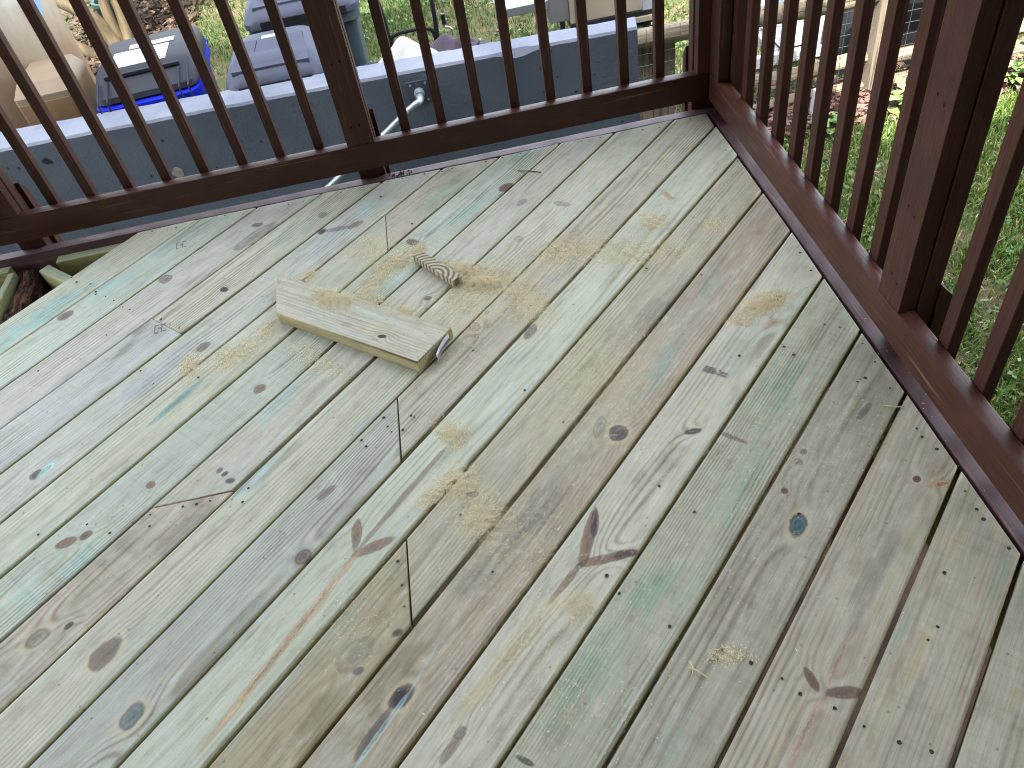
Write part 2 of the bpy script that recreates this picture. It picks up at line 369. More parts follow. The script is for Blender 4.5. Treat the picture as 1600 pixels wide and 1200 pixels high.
SCREWS = [(-2.093, -0.194), (-2.069, -0.225), (-2.019, -0.252), (-1.992, -0.3), (-1.954, -0.337), (-1.923, -0.366), (-1.888, -0.408), (-1.863, -0.428), (-1.757, -0.507), (-1.726, -0.539), (-1.696, -0.566), (-1.866, 0.002), (-1.815, -0.009), (-1.786, -0.005), (-1.624, -0.016), (-1.562, -0.008), (-1.411, -0.03), (-1.362, -0.03), (-1.236, -0.027), (-1.161, -0.02), (-1.079, -0.016), (-1.031, 0.006), (-0.956, 0.004), (-0.898, -0.003), (-0.863, 0.004), (-0.751, 0.001), (-0.696, -0.018), (-0.633, -0.015), (-0.431, -0.017), (-0.367, -0.018), (-0.291, -0.016), (-0.227, -0.026), (-0.174, -0.035), (-0.068, -0.005), (-0.014, -0.07), (0.003, -0.161), (0.017, -0.221), (-0.025, -0.249), (-0.015, -0.321), (0.012, -0.426), (0.008, -0.468), (-0.019, -0.798), (-0.023, -0.875), (-0.074, -1.071), (-0.046, -1.091), (-0.189, -1.115), (-0.022, -1.156), (-0.023, -1.218), (-0.064, -1.257), (-0.03, -1.299), (-0.032, -1.417), (-0.033, -1.44), (-0.022, -1.476), (-0.024, -1.582), (-0.026, -1.624), (-0.026, -1.647), (-0.018, -1.712), (-1.132, -1.072), (-1.124, -1.103), (-1.116, -1.122), (-1.091, -1.108), (-1.068, -1.084), (-1.186, -1.128), (-1.176, -1.15), (-1.089, -1.123), (-1.06, -1.091), (-1.107, -1.196), (-1.118, -1.471), (-1.113, -1.527), (-1.111, -1.574), (-1.082, -1.189), (-1.665, -1.216), (-1.592, -1.213), (-1.561, -1.214), (-1.53, -1.213), (-1.445, -1.2), (-1.455, -1.236), (-1.661, -1.249), (-1.81, -1.206), (-1.75, -1.244), (-1.92, -1.206), (-0.982, -1.392), (-0.935, -1.54), (-0.724, -1.599), (-0.71, -1.64), (-0.64, -1.723), (-0.524, -1.502), (-0.336, -1.555), (-0.488, -1.853), (-0.47, -1.883), (-0.427, -1.916), (-0.58, -1.798), (-0.527, -1.817), (-0.566, -1.784), (-0.208, -1.823), (-0.147, -1.732), (-0.396, -1.952), (-0.356, -1.985), (-0.317, -2.007), (-0.796, -1.079), (-0.624, -0.814), (-0.397, -1.112), (-0.294, -1.113), (-0.283, -0.804), (-0.409, -0.732), (-0.73, -0.784), (-0.899, -0.907), (-1.015, -0.291), (-0.958, -0.27), (-1.106, -0.101), (-1.222, -0.319), (-1.612, -0.791), (-1.778, -0.716), (-1.91, -0.528), (-2.15, -0.441), (-1.733, -0.779), (-1.989, -0.313), (-2.08, -0.625), (-0.573, -1.424), (-0.728, -1.201), (-0.179, -1.146), (-0.084, -1.263), (-0.234, -1.841)]

# ------------------------------------------------------------------ new deck timber
INK = {'dust': lin(206, 194, 154), 'violet': lin(104, 82, 80), 'brown': lin(104, 74, 62), 'grey': lin(132, 127, 116), 'dgrey': lin(96, 86, 86), 'dark': lin(66, 56, 62),
       'rust': lin(124, 88, 68), 'pink': lin(172, 150, 146), 'tan': lin(176, 146, 108), 'tanpink': lin(178, 148, 126), 'ytan': lin(182, 166, 122),
       'tanl': lin(190, 176, 148), 'teal': lin(74, 104, 108), 'teal2': lin(122, 170, 164), 'cyan': lin(156, 200, 192), 'pcyan': lin(176, 206, 200),
       'dteal': lin(104, 146, 138), 'green': lin(140, 176, 146), 'olive': lin(152, 158, 120), 'odark': lin(136, 126, 94), 'pblue': lin(168, 180, 184),
       'greytl': lin(92, 112, 112), 'brownl': lin(150, 134, 118)}
ALB = 0.96

def timber(name, seed, tint, marks=(), v0=0.0, w0=0.03, late=0.8, mill=0.3, blotch=0.3, freq=800.0):
    """pressure-treated pine: growth rings cut by the board's face, knots that bend them, green and grey stain"""
    t = NT(name); o = t.obj(); x = t.sep(o); u, v, w = x[0], x[1], x[2]
    sx = (seed*13.7 % 40, seed*7.3 % 40, seed*3.1 % 40)
    P = t.vmul(o, (1, 1, 1), sx)
    wob = t.noise(t.vmul(o, (1.6, 7, 3), sx), 1.0, 2)
    wob2 = t.noise(t.vmul(o, (0.9, 0.5, 0.5), sx), 1.0, 1)
    vv = t.math('MULTIPLY_ADD', wob, 0.022, t.math('SUBTRACT', v, v0+0.011))
    dep = t.math('ADD', t.math('MULTIPLY_ADD', wob2, 0.06, w0-0.03), w)
    ring = t.math('SQRT', t.math('ADD', t.math('MULTIPLY', vv, vv), t.math('MULTIPLY', dep, dep)))
    wn_ = t.noise(P, 26.0, 3, 0.6)
    ell = []; kn = t.noise(t.vmul(o, (110, 260, 260), sx), 1.0, 3, 0.65)
    for (kind, cu, cv, an, a, b, col, st, so, rg) in marks:
        mp = t.n('Mapping', vector_type='TEXTURE'); t.put(mp.inputs['Vector'], o)
        mp.inputs['Location'].default_value = (cu, cv, 0); mp.inputs['Rotation'].default_value = (0, 0, an); mp.inputs['Scale'].default_value = (a, b, 1)
        ln = t.n('VectorMath', operation='LENGTH'); t.put(ln.inputs[0], mp.outputs[0])
        ell.append(ln.outputs['Value'])
        if kind == 'b' and b >= 0.006 and a < 3.2*b: rg = max(rg, 0.6)
        if rg > 0:
            e = t.math('EXPONENT', t.math('MULTIPLY', t.math('POWER', ln.outputs['Value'], 2.0), -0.16))
            ring = t.math('MULTIPLY_ADD', e, 0.014*rg, ring)
    ring = t.math('MULTIPLY_ADD', t.noise(t.vmul(o, (3, 60, 60), sx), 1.0, 2), 0.0022, ring)
    s = t.math('SINE', t.math('MULTIPLY', ring, freq))
    lt = t.math('POWER', t.math('MULTIPLY_ADD', s, 0.5, 0.5), 2.2)
    amp = t.ramp(t.noise(t.vmul(o, (2.2, 14, 1), sx), 1.0, 3), 0.36, 0.70, 0.06, 1.0)
    lt = t.math('MULTIPLY', lt, t.math('MULTIPLY', amp, late))
    fib = t.noise(t.vmul(o, (9, 420, 420), sx), 1.0, 3, 0.65)
    str_ = t.noise(t.vmul(o, (1.7, 46, 46), sx), 1.0, 3, 0.6)
    big = t.noise(t.vmul(o, (1.9, 9, 9), sx), 1.0, 3, 0.6)
    big2 = t.noise(t.vmul(o, (2.6, 11, 11), (sx[2], sx[0], sx[1])), 1.0, 3, 0.6)
    ml = t.noise(t.vmul(o, (95, 5, 5), sx), 1.0, 2, 0.5)
    base = (tint[0]*ALB*1.05, tint[1]*ALB*1.02, tint[2]*ALB*0.97, 1.0)
    c = t.mix(t.ramp(big, 0.3, 0.7), scal(base, 0.90), scal(base, 1.08))
    warm = (base[0]*1.0, base[1]*0.94, base[2]*0.80, 1)
    c = t.mix(t.ramp(str_, 0.35, 0.75, 0, 0.55), c, warm)
    c = t.mix(t.math('MULTIPLY', t.ramp(big2, 0.56, 0.72), blotch), c, scal(INK['dteal'] if int(seed) % 3 else INK['cyan'], ALB*1.1))
    c = t.mix(t.math('MULTIPLY', t.ramp(big2, 0.44, 0.28), blotch*0.9), c, scal(lin(140, 128, 116), ALB))
    for (m, d) in zip(marks, ell):
        kind, cu, cv, an, a, b, col, st, so, rg = m
        ink = scal(INK[col], ALB)
        if kind == 's':
            f = t.ramp(t.math('MULTIPLY_ADD', t.math('SUBTRACT', str_, 0.5), 3.0, t.math('MULTIPLY_ADD', t.math('SUBTRACT', wn_, 0.5), 2.2, d)), 0.2, 1.35, min(0.95, st*(1.25 if col in ('grey', 'odark', 'brownl', 'dgrey') else 0.9)), 0.0)
            c = t.mix(f, c, ink)
    c = t.mix(lt, c, t.mix(1.0, c, (0.44, 0.37, 0.30, 1), 'MULTIPLY'))
    c = t.mix(t.ramp(fib, 0.3, 0.75, 0.0, 0.42), c, t.mix(1.0, c, (0.50, 0.47, 0.43, 1), 'MULTIPLY'))
    mot = t.noise(t.vmul(o, (13, 42, 42), sx), 1.0, 5, 0.68); grit = t.noise(P, 420.0, 3, 0.7)
    c = t.mix(t.ramp(mot, 0.48, 0.72, 0.0, 0.46), c, t.mix(1.0, c, (0.54, 0.51, 0.47, 1), 'MULTIPLY'))
    c = t.mix(t.ramp(mot, 0.46, 0.26, 0.0, 0.32), c, scal(lin(222, 218, 202), ALB))
    c = t.mix(t.ramp(grit, 0.56, 0.72, 0.0, 0.45), c, t.mix(1.0, c, (0.52, 0.48, 0.42, 1), 'MULTIPLY'))
    c = t.mix(t.ramp(ml, 0.45, 0.7, 0.0, mill*0.45), c, t.mix(1.0, c, (0.72, 0.70, 0.68, 1), 'MULTIPLY'))
    for (m, d) in zip(marks, ell):
        kind, cu, cv, an, a, b, col, st, so, rg = m
        ink = scal(INK[col], ALB)
        if kind == 'b':
            dd = t.math('MULTIPLY_ADD', t.math('SUBTRACT', wn_, 0.5), 0.9, d)
            f = t.ramp(dd, max(0.1, 1-so*0.75), 1+so*0.45, st, 0.0)
            inner = t.math('MULTIPLY', t.math('MULTIPLY_ADD', t.math('SINE', t.math('MULTIPLY', dd, 10.0)), 0.14, 1.0), t.math('MULTIPLY', t.ramp(d, 0.15, 0.75, 0.68, 1.08), t.ramp(kn, 0.3, 0.7, 0.62, 1.35)))
            c2 = t.n('VectorMath', operation='SCALE'); c2.inputs[0].default_value = ink[:3]; t.put(c2.inputs['Scale'], inner)
            c = t.mix(f, c, c2.outputs[0])
            rim_ = t.math('MULTIPLY', t.ramp(dd, 0.62, 0.95), t.ramp(dd, 1.3, 1.0, 0.0, 0.6*st))
            c = t.mix(rim_, c, scal(lin(72, 56, 48) if col not in ('pcyan', 'cyan', 'dteal', 'ytan', 'tan', 'tanpink', 'tanl') else INK[col], ALB))
            if rg >= 0.8:                                    # a knot's pale collar
                hal = t.math('MULTIPLY', t.ramp(dd, 1.0, 1.25), t.ramp(dd, 1.9, 1.35, 0, 0.45))
                c = t.mix(hal, c, scal(lin(196, 182, 150), ALB))
    # specks: resin, dirt, stray dust
    sp = t.n('TexVoronoi'); t.put(sp.inputs['Vector'], P); sp.inputs['Scale'].default_value = 62.0
    sr = t.n('SeparateColor'); t.t.links.new(sp.outputs['Color'], sr.inputs[0])
    dot = t.math('MULTIPLY', t.ramp(sp.outputs['Distance'], 0.20, 0.10), t.math('GREATER_THAN', sr.outputs[0], 0.9))
    c = t.mix(t.math('MULTIPLY', dot, 0.55), c, scal(lin(96, 88, 76), ALB))
    # worn corners towards the long edges and the sawn sides are more yellow
    geo = t.n('NewGeometry'); nz = t.sep(geo.outputs['Normal'])[2]
    c = t.mix(t.ramp(nz, 0.95, 0.3), c, t.mix(1.0, c, (0.86, 0.80, 0.58, 1), 'MULTIPLY'))
    t.set(color=c, rough=t.ramp(big, 0.3, 0.7, 0.66, 0.80), spec=0.28)
    h = t.math('ADD', t.math('MULTIPLY', fib, 0.6), t.math('MULTIPLY_ADD', lt, -0.5, t.math('MULTIPLY', t.noise(P, 900, 2, 0.6), 0.25)))
    t.bump(h, 0.30, 0.0009)
    return t.m

def clip(poly, a, b, c):
    """keep a*x+b*y<=c"""
    out = []
    for i in range(len(poly)):
        p, q = poly[i], poly[(i+1) % len(poly)]; fp, fq = a*p[0]+b*p[1]-c, a*q[0]+b*q[1]-c
        if fp <= 0: out.append(p)
        if (fp < 0 < fq) or (fq < 0 < fp):
            k = fp/(fp-fq); out.append((p[0]+k*(q[0]-p[0]), p[1]+k*(q[1]-p[1])))
    return out
def area(p): return 0.5*sum(p[i][0]*p[(i+1) % len(p)][1]-p[(i+1) % len(p)][0]*p[i][1] for i in range(len(p)))
def inset(poly, ds):
    """move each edge of a convex counter-clockwise polygon inwards by its own distance"""
    n = len(poly); L = []
    for i in range(n):
        p, q = Vector(poly[i]), Vector(poly[(i+1) % n]); d = (q-p).normalized(); nn = Vector((-d.y, d.x))
        L.append((p+nn*ds[i], d))
    out = []
    for i in range(n):
        p, d = L[i-1]; q, e = L[i]; den = d.x*e.y-d.y*e.x
        if abs(den) < 1e-6: out.append(tuple(q)); continue
        k = ((q.x-p.x)*e.y-(q.y-p.y)*e.x)/den; out.append(tuple(p+d*k))
    return out
def plank_mesh(name, poly, th, r_long=0.0055, r_end=0.0018):
    if area(poly) < 0: poly = poly[::-1]
    n = len(poly); lay = []
    rr = []
    for i in range(n):
        p, q = poly[i], poly[(i+1) % n]; dx, dy = q[0]-p[0], q[1]-p[1]
        rr.append(r_long if abs(dy) < abs(dx)*0.2 else r_end)
    prof = [(0, -th), (0, -1.0), (0.30, -0.30), (1.0, 0.0)]
    mb = MB(); vs = []
    for f, z in prof:
        pl = inset(poly, [q*f for q in rr]); zz = z if z == -th else z*0.0042
        vs += [(x, y, zz) for x, y in pl]
    fs = [tuple(range(n-1, -1, -1)), tuple(range(3*n, 4*n))]
    for k in range(3): fs += [(k*n+i, k*n+(i+1) % n, (k+1)*n+(i+1) % n, (k+1)*n+i) for i in range(n)]
    mb.add(vs, fs); me = mb.mesh(name)
    for i, p in enumerate(me.polygons): p.use_smooth = i >= 2+n
    return me

TH = 0.79556918
E1 = (math.cos(TH), math.sin(TH)); N1 = (math.sin(TH), -math.cos(TH))
GAPS = {-1: (-1.3716, -0.0006), 0: (-1.2309, -0.0014), 1: (-1.0792, 0.0033), 2: (-0.9205, 0.0092), 3: (-0.7751, 0.0078), 4: (-0.6357, 0.0044),
        5: (-0.4990, 0.0014), 6: (-0.3569, -0.0002), 7: (-0.2240, -0.0035), 8: (-0.0820, -0.0029), 9: (0.0594, -0.0039), 10: (0.2001, -0.0032),
        11: (0.3440, -0.0009), 12: (0.4871, -0.0002), 13: (0.6298, 0.0), 14: (0.7760, 0.0014), 15: (0.9208, 0.0008), 16: (1.0701, 0.0028),
        17: (1.2100, 0.0007)}
for k in range(18, 26): GAPS[k] = (1.2100+(k-17)*0.1435, 0.0005)
GW = {-1: 0.002, 0: 0.0016, 1: 0.0020, 2: 0.0016, 3: 0.0026, 4: 0.0022, 5: 0.0026, 6: 0.0026, 7: 0.0018, 8: 0.0020, 9: 0.0026, 10: 0.0026, 11: 0.0026,
      12: 0.0024, 13: 0.0024, 14: 0.0027, 15: 0.0026, 16: 0.0030, 17: 0.0026}
# the joints that show: (board, half-plane a*x+b*y<=c of the near piece, the same of the far piece)
JX = -1.095
JOINTS = {4: ('x', JX), 8: ('x', JX), 10: ('x', JX), 6: ('y', -1.1965), 2: ('u', -1.603)}
TINTS = {-1: (196, 200, 182), 0: (190, 202, 188), 1: (194, 195, 187), 2: (194, 196, 180), 3: (191, 195, 184), 4: (192, 188, 170), 5: (186, 195, 180),
         6: (190, 192, 178), 7: (190, 193, 176), 8: (187, 184, 166), 9: (193, 199, 182), 10: (182, 179, 158), 11: (178, 170, 152), 12: (199, 199, 182),
         13: (180, 184, 164), 14: (172, 170, 154), 15: (184, 178, 158), 16: (184, 178, 158), 17: (182, 182, 162)}
NEAR_TINT = {4: (190, 194, 176), 8: (180, 184, 174), 10: (172, 164, 138), 6: (182, 176, 160), 2: (186, 192, 188)}
DUST = [('d', x_, y_, a_, l_*1.25, w_*1.25, 'dust', min(0.75, 0.25+0.45*d_), 1.0, 0.0) for (x_, y_, a_, l_, w_, d_) in SAWDUST if d_ > 0.1]
deck = thing('deck', 'new pressure treated pine deck with boards laid diagonally inside the brown railing', 'deck')
board_n = 0; BOARD_POLYS = []
def add_board(k, poly_xy, tint, near):
    global board_n
    if len(poly_xy) < 3 or abs(area(poly_xy)) < 0.004: return
    bu = sum(p[0]*E1[0]+p[1]*E1[1] for p in poly_xy)/len(poly_xy)
    g0, g1 = GAPS[k], GAPS[k+1]; bv = 0.5*((g0[0]+g0[1]*bu)+(g1[0]+g1[1]*bu))
    loc = lambda p: (p[0]*E1[0]+p[1]*E1[1]-bu, p[0]*N1[0]+p[1]*N1[1]-bv)
    poly = [loc(p) for p in poly_xy]                          # local v runs along N1: mirrored, so flip y
    poly = [(x, -y) for x, y in poly]
    mk = []
    for m in MARKS+DUST:
        x, y = m[1], m[2]; inside = True; sg = 0
        for i in range(len(poly_xy)):
            p, q = poly_xy[i], poly_xy[(i+1) % len(poly_xy)]
            cr = (q[0]-p[0])*(y-p[1])-(q[1]-p[1])*(x-p[0])
            if sg == 0: sg = 1 if cr > 0 else -1
            elif cr*sg < 0: inside = False; break
        if m[0] == 'd': inside = any(math.hypot(x-p_[0], y-p_[1]) < 0.06 for p_ in poly_xy) or inside or (lambda q: min(pp[0] for pp in poly)-.02 < q[0] < max(pp[0] for pp in poly)+.02 and abs(q[1]) < 0.071+m[5]*.8)(loc((x, y)))
        if inside:
            lx, ly = loc((x, y)); an = m[3]-TH
            mk.append(('s' if m[0] == 'd' else m[0], lx, -ly, an)+tuple(m[4:]))
    rr = random.Random(k*31+(7 if near else 0))
    board_n += 1
    mat = timber('pine_board', board_n*1.37+k, lin(*tint), mk, v0=rr.uniform(-0.05, 0.05), w0=rr.uniform(0.018, 0.06),
                 late=rr.uniform(0.45, 0.85), mill=rr.uniform(0.1, 0.6), freq=rr.uniform(520, 1050), blotch=rr.uniform(0.08, 0.3))
    o = link('board', plank_mesh('board', poly, 0.0265), mat, deck)
    o.location = (bu*E1[0]+bv*N1[0], bu*E1[1]+bv*N1[1], rr.uniform(-0.0012, 0.0006)); o.rotation_euler = (0, 0, TH)
    BOARD_POLYS.append(poly_xy)
for k in range(-1, 25):
    g0, g1 = GAPS[k], GAPS[k+1]; h0, h1 = GW.get(k, 0.0026)+0.0011, GW.get(k+1, 0.0026)+0.0011
    rr = random.Random(k+50)
    U0, U1 = -6.0, 2.5
    pt = lambda u, v: (u*E1[0]+v*N1[0], u*E1[1]+v*N1[1])
    poly = [pt(U0, g0[0]+g0[1]*U0+h0), pt(U1, g0[0]+g0[1]*U1+h0), pt(U1, g1[0]+g1[1]*U1-h1), pt(U0, g1[0]+g1[1]*U0-h1)]
    vm = 0.5*(g0[0]+g1[0]); xk, yk = vm/N1[0], vm/N1[1]
    t1, t2 = rr.uniform(-0.03, 0.03), rr.uniform(-0.02, 0.02)
    poly = clip(poly, t1, 1, -0.0015-rr.uniform(0, 0.003)+t1*min(xk, 0))
    poly = clip(poly, 1, t2, -0.0035-rr.uniform(0, 0.003)+t2*min(yk, 0))
    poly = clip(poly, 0, -1, 3.3); poly = clip(poly, -1, 0, 3.4)
    tint = TINTS.get(k, (184, 180, 162))
    if k in JOINTS:
        ax, c0 = JOINTS[k]; h = 0.0016 if k in (8, 10) else (0.0003 if k == 2 else 0.0008)
        if ax == 'x': far, near = clip(poly, -1, 0.003, -c0-h), clip(poly, 1, -0.003, c0-h)
        elif ax == 'y': far, near = clip(poly, 0, -1, -c0-h), clip(poly, 0, 1, c0-h)
        else: far, near = clip(poly, -E1[0], -E1[1], -c0-h), clip(poly, E1[0], E1[1], c0-h)
        add_board(k, far, tint, False); add_board(k, near, NEAR_TINT[k], True)
    else: add_board(k, poly, tint, False)

# frame below the boards
M_joist = timber('pine_joist', 4.4, lin(176, 182, 150), (), v0=0.03, w0=0.05, blotch=0.4)
def joist(x0, y0, x1, y1, w=0.038, zt=-0.0275, d=0.184, mat=None, name='joist'):
    dx, dy = x1-x0, y1-y0; L = math.hypot(dx, dy)
    o = MB().box(0, L, -w/2, w/2, -d, 0, 0.003).build(name, mat or M_joist, deck)
    o.location = (x0, y0, zt); o.rotation_euler = (0, 0, math.atan2(dy, dx)); return o
ud = -1.603; pd = lambda v: (ud*E1[0]+v*N1[0], ud*E1[1]+v*N1[1])
joist(*pd(-1.56), *pd(-0.64))
joist(-2.2, -0.0195, -0.002, -0.0195)
joist(-3.3, -0.0195, -2.36, -0.0195)
for xj in (-0.688, -1.095, -1.5): joist(xj, -0.045, xj, -3.2)
joist(-0.0195, -0.045, -0.0195, -3.2)
joist(-2.345, -0.045, -2.40, -3.2, w=0.022)
# the old joist beside it has rotted
rot = NT('rotten_wood'); ro = rot.obj(); r1 = rot.noise(rot.vmul(ro, (6, 40, 40)), 1.0, 5, 0.7); r2 = rot.noise(ro, 16, 4, 0.7)
rc = rot.mix(rot.ramp(r1, 0.35, 0.7), lin(44, 30, 24), lin(150, 112, 84)); rc = rot.mix(rot.ramp(r2, 0.45, 0.62), rc, lin(26, 18, 16))
rot.set(color=rc, rough=0.9, spec=0.2); rot.bump(rot.math('ADD', r1, r2), 1.0, 0.01)
bm = bmesh.new(); bmesh.ops.create_grid(bm, x_segments=60, y_segments=7, size=0.5)
for q in bm.verts:
    a, b = q.co.x+0.5, q.co.y
    q.co = Vector((a*3.0, b*0.062+0.012*math.sin(a*31)+0.008*math.sin(a*83), -abs(b)*abs(b)*0.05-0.012*abs(math.sin(a*47+b*9))-0.01*abs(math.sin(a*19))))
geo_ = bmesh.ops.extrude_face_region(bm, geom=bm.faces[:]); 
for q in [e for e in geo_['geom'] if isinstance(e, bmesh.types.BMVert)]: q.co.z = -0.16
bmesh.ops.recalc_face_normals(bm, faces=bm.faces[:]); me = bmesh.new; mm = bpy.data.meshes.new('rotten_joist'); bm.to_mesh(mm); bm.free()
o = link('rotten_joist', mm, rot.m, deck, label='dark rotten joist crumbling along its top'); o.location = (-2.308, -0.03, -0.03); o.rotation_euler = (0, 0, -math.pi/2+0.02)

# painted rim boards, flush with the deck's face
o = MB().box(-3.4, 0.041, 0.0025, 0.0405, -0.242, -0.002, 0.002).build('rim_board', M_rimx, deck)
o = MB().box(0.0025, 0.0405, -3.3, 0.0018, -0.242, -0.0025, 0.002).build('rim_board', M_rimy, deck)

# screws sunk into the boards: a dark countersunk ring with a duller head
M_screw = simple('screw_hole', lin(60, 48, 40), 0.7, 0.3, 0.0, 0.3, 200)
sv = MB()
def in_board(x, y, mrg=0.004):
    for pl in BOARD_POLYS:
        s0 = 1 if area(pl) > 0 else -1; ok = True
        for i in range(len(pl)):
            p, q = pl[i], pl[(i+1) % len(pl)]; L = math.hypot(q[0]-p[0], q[1]-p[1])
            if s0*((q[0]-p[0])*(y-p[1])-(q[1]-p[1])*(x-p[0]))/L < mrg: ok = False; break
        if ok: return True
    return False
pts = [(x-0.012 if x > -0.012 else x, y-0.022 if y > -0.012 else y) for x, y in SCREWS]
for k in range(-8, 4):                                       # two screws per board over every joist
    pass
for x, y in pts:
    if not in_board(x, y, 0.007): continue
    n = 9; r = random.uniform(0.0024, 0.0042); z = 0.0011
    ph = random.random()
    sv.add([(x+r*random.uniform(0.8, 1.15)*math.cos(ph+2*math.pi*i/n), y+r*random.uniform(0.8, 1.15)*math.sin(ph+2*math.pi*i/n), z) for i in range(n)]+
           [(x, y, z-0.0003)], [(i, (i+1) % n, n) for i in range(n)])
sv.build('screw_heads', M_screw, deck, kind='stuff')

# ink stamps on the boards
M_ink = simple('stamp_ink', lin(128, 124, 118), 0.8, 0.2, 0.0, 0.25, 300)
def stamp(cx, cy, ang, bars):
    mb = MB(); ca, sa = math.cos(ang), math.sin(ang)
    for (x0, x1, y0, y1) in bars:
        vs = [(cx+ca*x-sa*y, cy+sa*x+ca*y, z) for z in (0.0009, 0.0012) for x, y in ((x0, y0), (x1, y0), (x1, y1), (x0, y1))]
        mb.hexa(vs[:4], vs[4:])
    mb.build('ink_stamp', M_ink, deck)

# ------------------------------------------------------------------ railings and posts
def baluster_mesh():
    return MB().box(-0.015, 0.015, -0.015, 0.015, 0.03, 1.02, 0.002).mesh('baluster')
BALR = MB().box(-0.0125, 0.0125, -0.0175, 0.0175, 0.03, 1.02, 0.002).mesh('baluster')
BAL = baluster_mesh(); BAL.materials.append(M_railz); BALR.materials.append(M_railz)
rail_far = thing('railing', 'brown stained railing along the far deck edge in front of the blue grey wall', 'railing', group='deck railings')
MB().box(-3.4, -0.002, 0.0, 0.038, 0.047, 0.136, 0.004).build('bottom_rail', M_railx, rail_far, smooth=True)
MB().box(-3.4, -0.002, 0.0, 0.038, 0.945, 1.034, 0.004).build('top_rail', M_railx, rail_far)
far_x = [-2.151-0.122*k for k in range(0, 1)]+[-2.029, -1.906, -1.781, -1.657, -1.531, -1.408, -1.282, -0.997, -0.879, -0.756, -0.638, -0.520, -0.400, -0.278, -0.162]
far_x += [-2.50, -2.62, -2.74, -2.86, -2.98, -3.10, -3.22]
for i, x in enumerate(far_x):
    o = link('baluster', BAL, None, rail_far); o.location = (x+0.0145, 0.0545, random.uniform(-0.003, 0.003)); o.rotation_euler = (random.uniform(-.003, .003), random.uniform(-.004, .004), random.uniform(-.03, .03))
rail_right = thing('railing', 'brown stained railing along the right deck edge beside the lawn', 'railing', group='deck railings')
MB().box(0.0, 0.038, -3.3, -0.002, 0.047, 0.136, 0.004).build('bottom_rail', M_raily_lit, rail_right, smooth=True)
MB().box(0.0, 0.038, -3.3, -0.002, 0.945, 1.034, 0.004).build('top_rail', M_raily_lit, rail_right)
right_y = [-0.183, -0.302, -0.420, -0.538, -0.650, -0.769, -0.889, -1.010, -1.309, -1.432, -1.555, -1.675, -1.795, -1.915, -2.035, -2.155]
for i, y in enumerate(right_y):
    o = link('baluster', BALR, None, rail_right); o.location = (0.0518, y-0.0165, random.uniform(-0.003, 0.003)); o.rotation_euler = (random.uniform(-.004, .004), random.uniform(-.003, .003), random.uniform(-.03, .03))

def wedge(x0, x1, y0, y1, z0, za, zb, along):
    """an upright block with a sloping top: za on its inner side, zb on its outer side"""
    if along == 'y': b = [(x0, y0, z0), (x1, y0, z0), (x1, y1, z0), (x0, y1, z0)]; t = [(x0, y0, za), (x1, y0, za), (x1, y1, zb), (x0, y1, zb)]
    else: b = [(x0, y0, z0), (x1, y0, z0), (x1, y1, z0), (x0, y1, z0)]; t = [(x0, y0, za), (x1, y0, zb), (x1, y1, zb), (x0, y1, za)]
    return MB().hexa(b, t)
M_hole = simple('nail_hole', lin(24, 14, 12), 0.8, 0.2)
def nails(p, axis, at, parent):
    mb = MB()
    for (a, z) in p:
        for k in (0,):
            n = 8; r = 0.0034
            if axis == 'y': vs = [(a+r*math.cos(2*math.pi*i/n), at, z+r*1.2*math.sin(2*math.pi*i/n)) for i in range(n)]
            else: vs = [(at, a-r*math.cos(2*math.pi*i/n), z+r*1.2*math.sin(2*math.pi*i/n)) for i in range(n)]
            mb.add(vs, [tuple(range(n))])
    mb.build('nail_holes', M_hole, parent, kind='stuff')
def post_far(x0, label):
    p = thing('railing_post', label, 'post', group='brown posts of the deck railings')
    MB().box(x0, x0+0.0865, 0.0008, 0.038, 0.1362, 1.03, 0.002).build('trim_board', M_railz, p)
    MB().box(x0+0.004, x0+0.0885, 0.0412, 0.085, -0.9, 1.03, 0.003).build('post_core', M_railz, p)
    wedge(x0+0.014, x0+0.1015, 0.0865, 0.118, -1.0, 0.205, 0.165, 'y').build('outer_block', M_railz, p)
    nails([(x0+0.03, 0.20), (x0+0.055, 0.202), (x0+0.03, 0.40), (x0+0.055, 0.405)], 'y', 0.0003, p)
    return p
post_far(-1.1735, 'brown railing post midway along the far railing')
post_far(-2.325, 'brown railing post at the left end of the far railing')
p = thing('railing_post', 'brown railing post in the right railing between two runs of balusters', 'post', group='brown posts of the deck railings')
MB().box(0.0008, 0.038, -1.2175, -1.131, 0.1362, 1.03, 0.002).build('trim_board', M_railz, p)
MB().box(0.0412, 0.078, -1.221, -1.134, -0.9, 1.03, 0.003).build('post_core', M_railz, p)
wedge(0.0795, 0.112, -1.226, -1.145, -1.0, 0.195, 0.16, 'x').build('outer_block', M_railz, p)
nails([(-1.165, 0.205), (-1.19, 0.195), (-1.165, 0.37), (-1.19, 0.36), (-1.168, 0.60), (-1.192, 0.59)], 'x', 0.0003, p)
p = thing('railing_post', 'dark brown corner post where the two railings meet', 'post', group='brown posts of the deck railings')
MB().box(-0.038, 0.0, -0.0, 0.038, 0.1362, 1.03, 0.002).build('trim_board', M_railz, p)
MB().box(0.0012, 0.038, -0.078, 0.0379, 0.1362, 1.03, 0.002).build('trim_board', M_railz, p)
MB().box(0.0412, 0.085, -0.105, 0.085, -0.9, 1.03, 0.003).build('post_core', M_railz, p)
MB().box(-0.042, 0.0405, 0.0412, 0.085, -0.9, 1.03, 0.003).build('post_core', M_railz, p)
wedge(-0.050, 0.03, 0.0865, 0.118, -1.0, 0.195, 0.155, 'y').build('outer_block', M_railz, p)

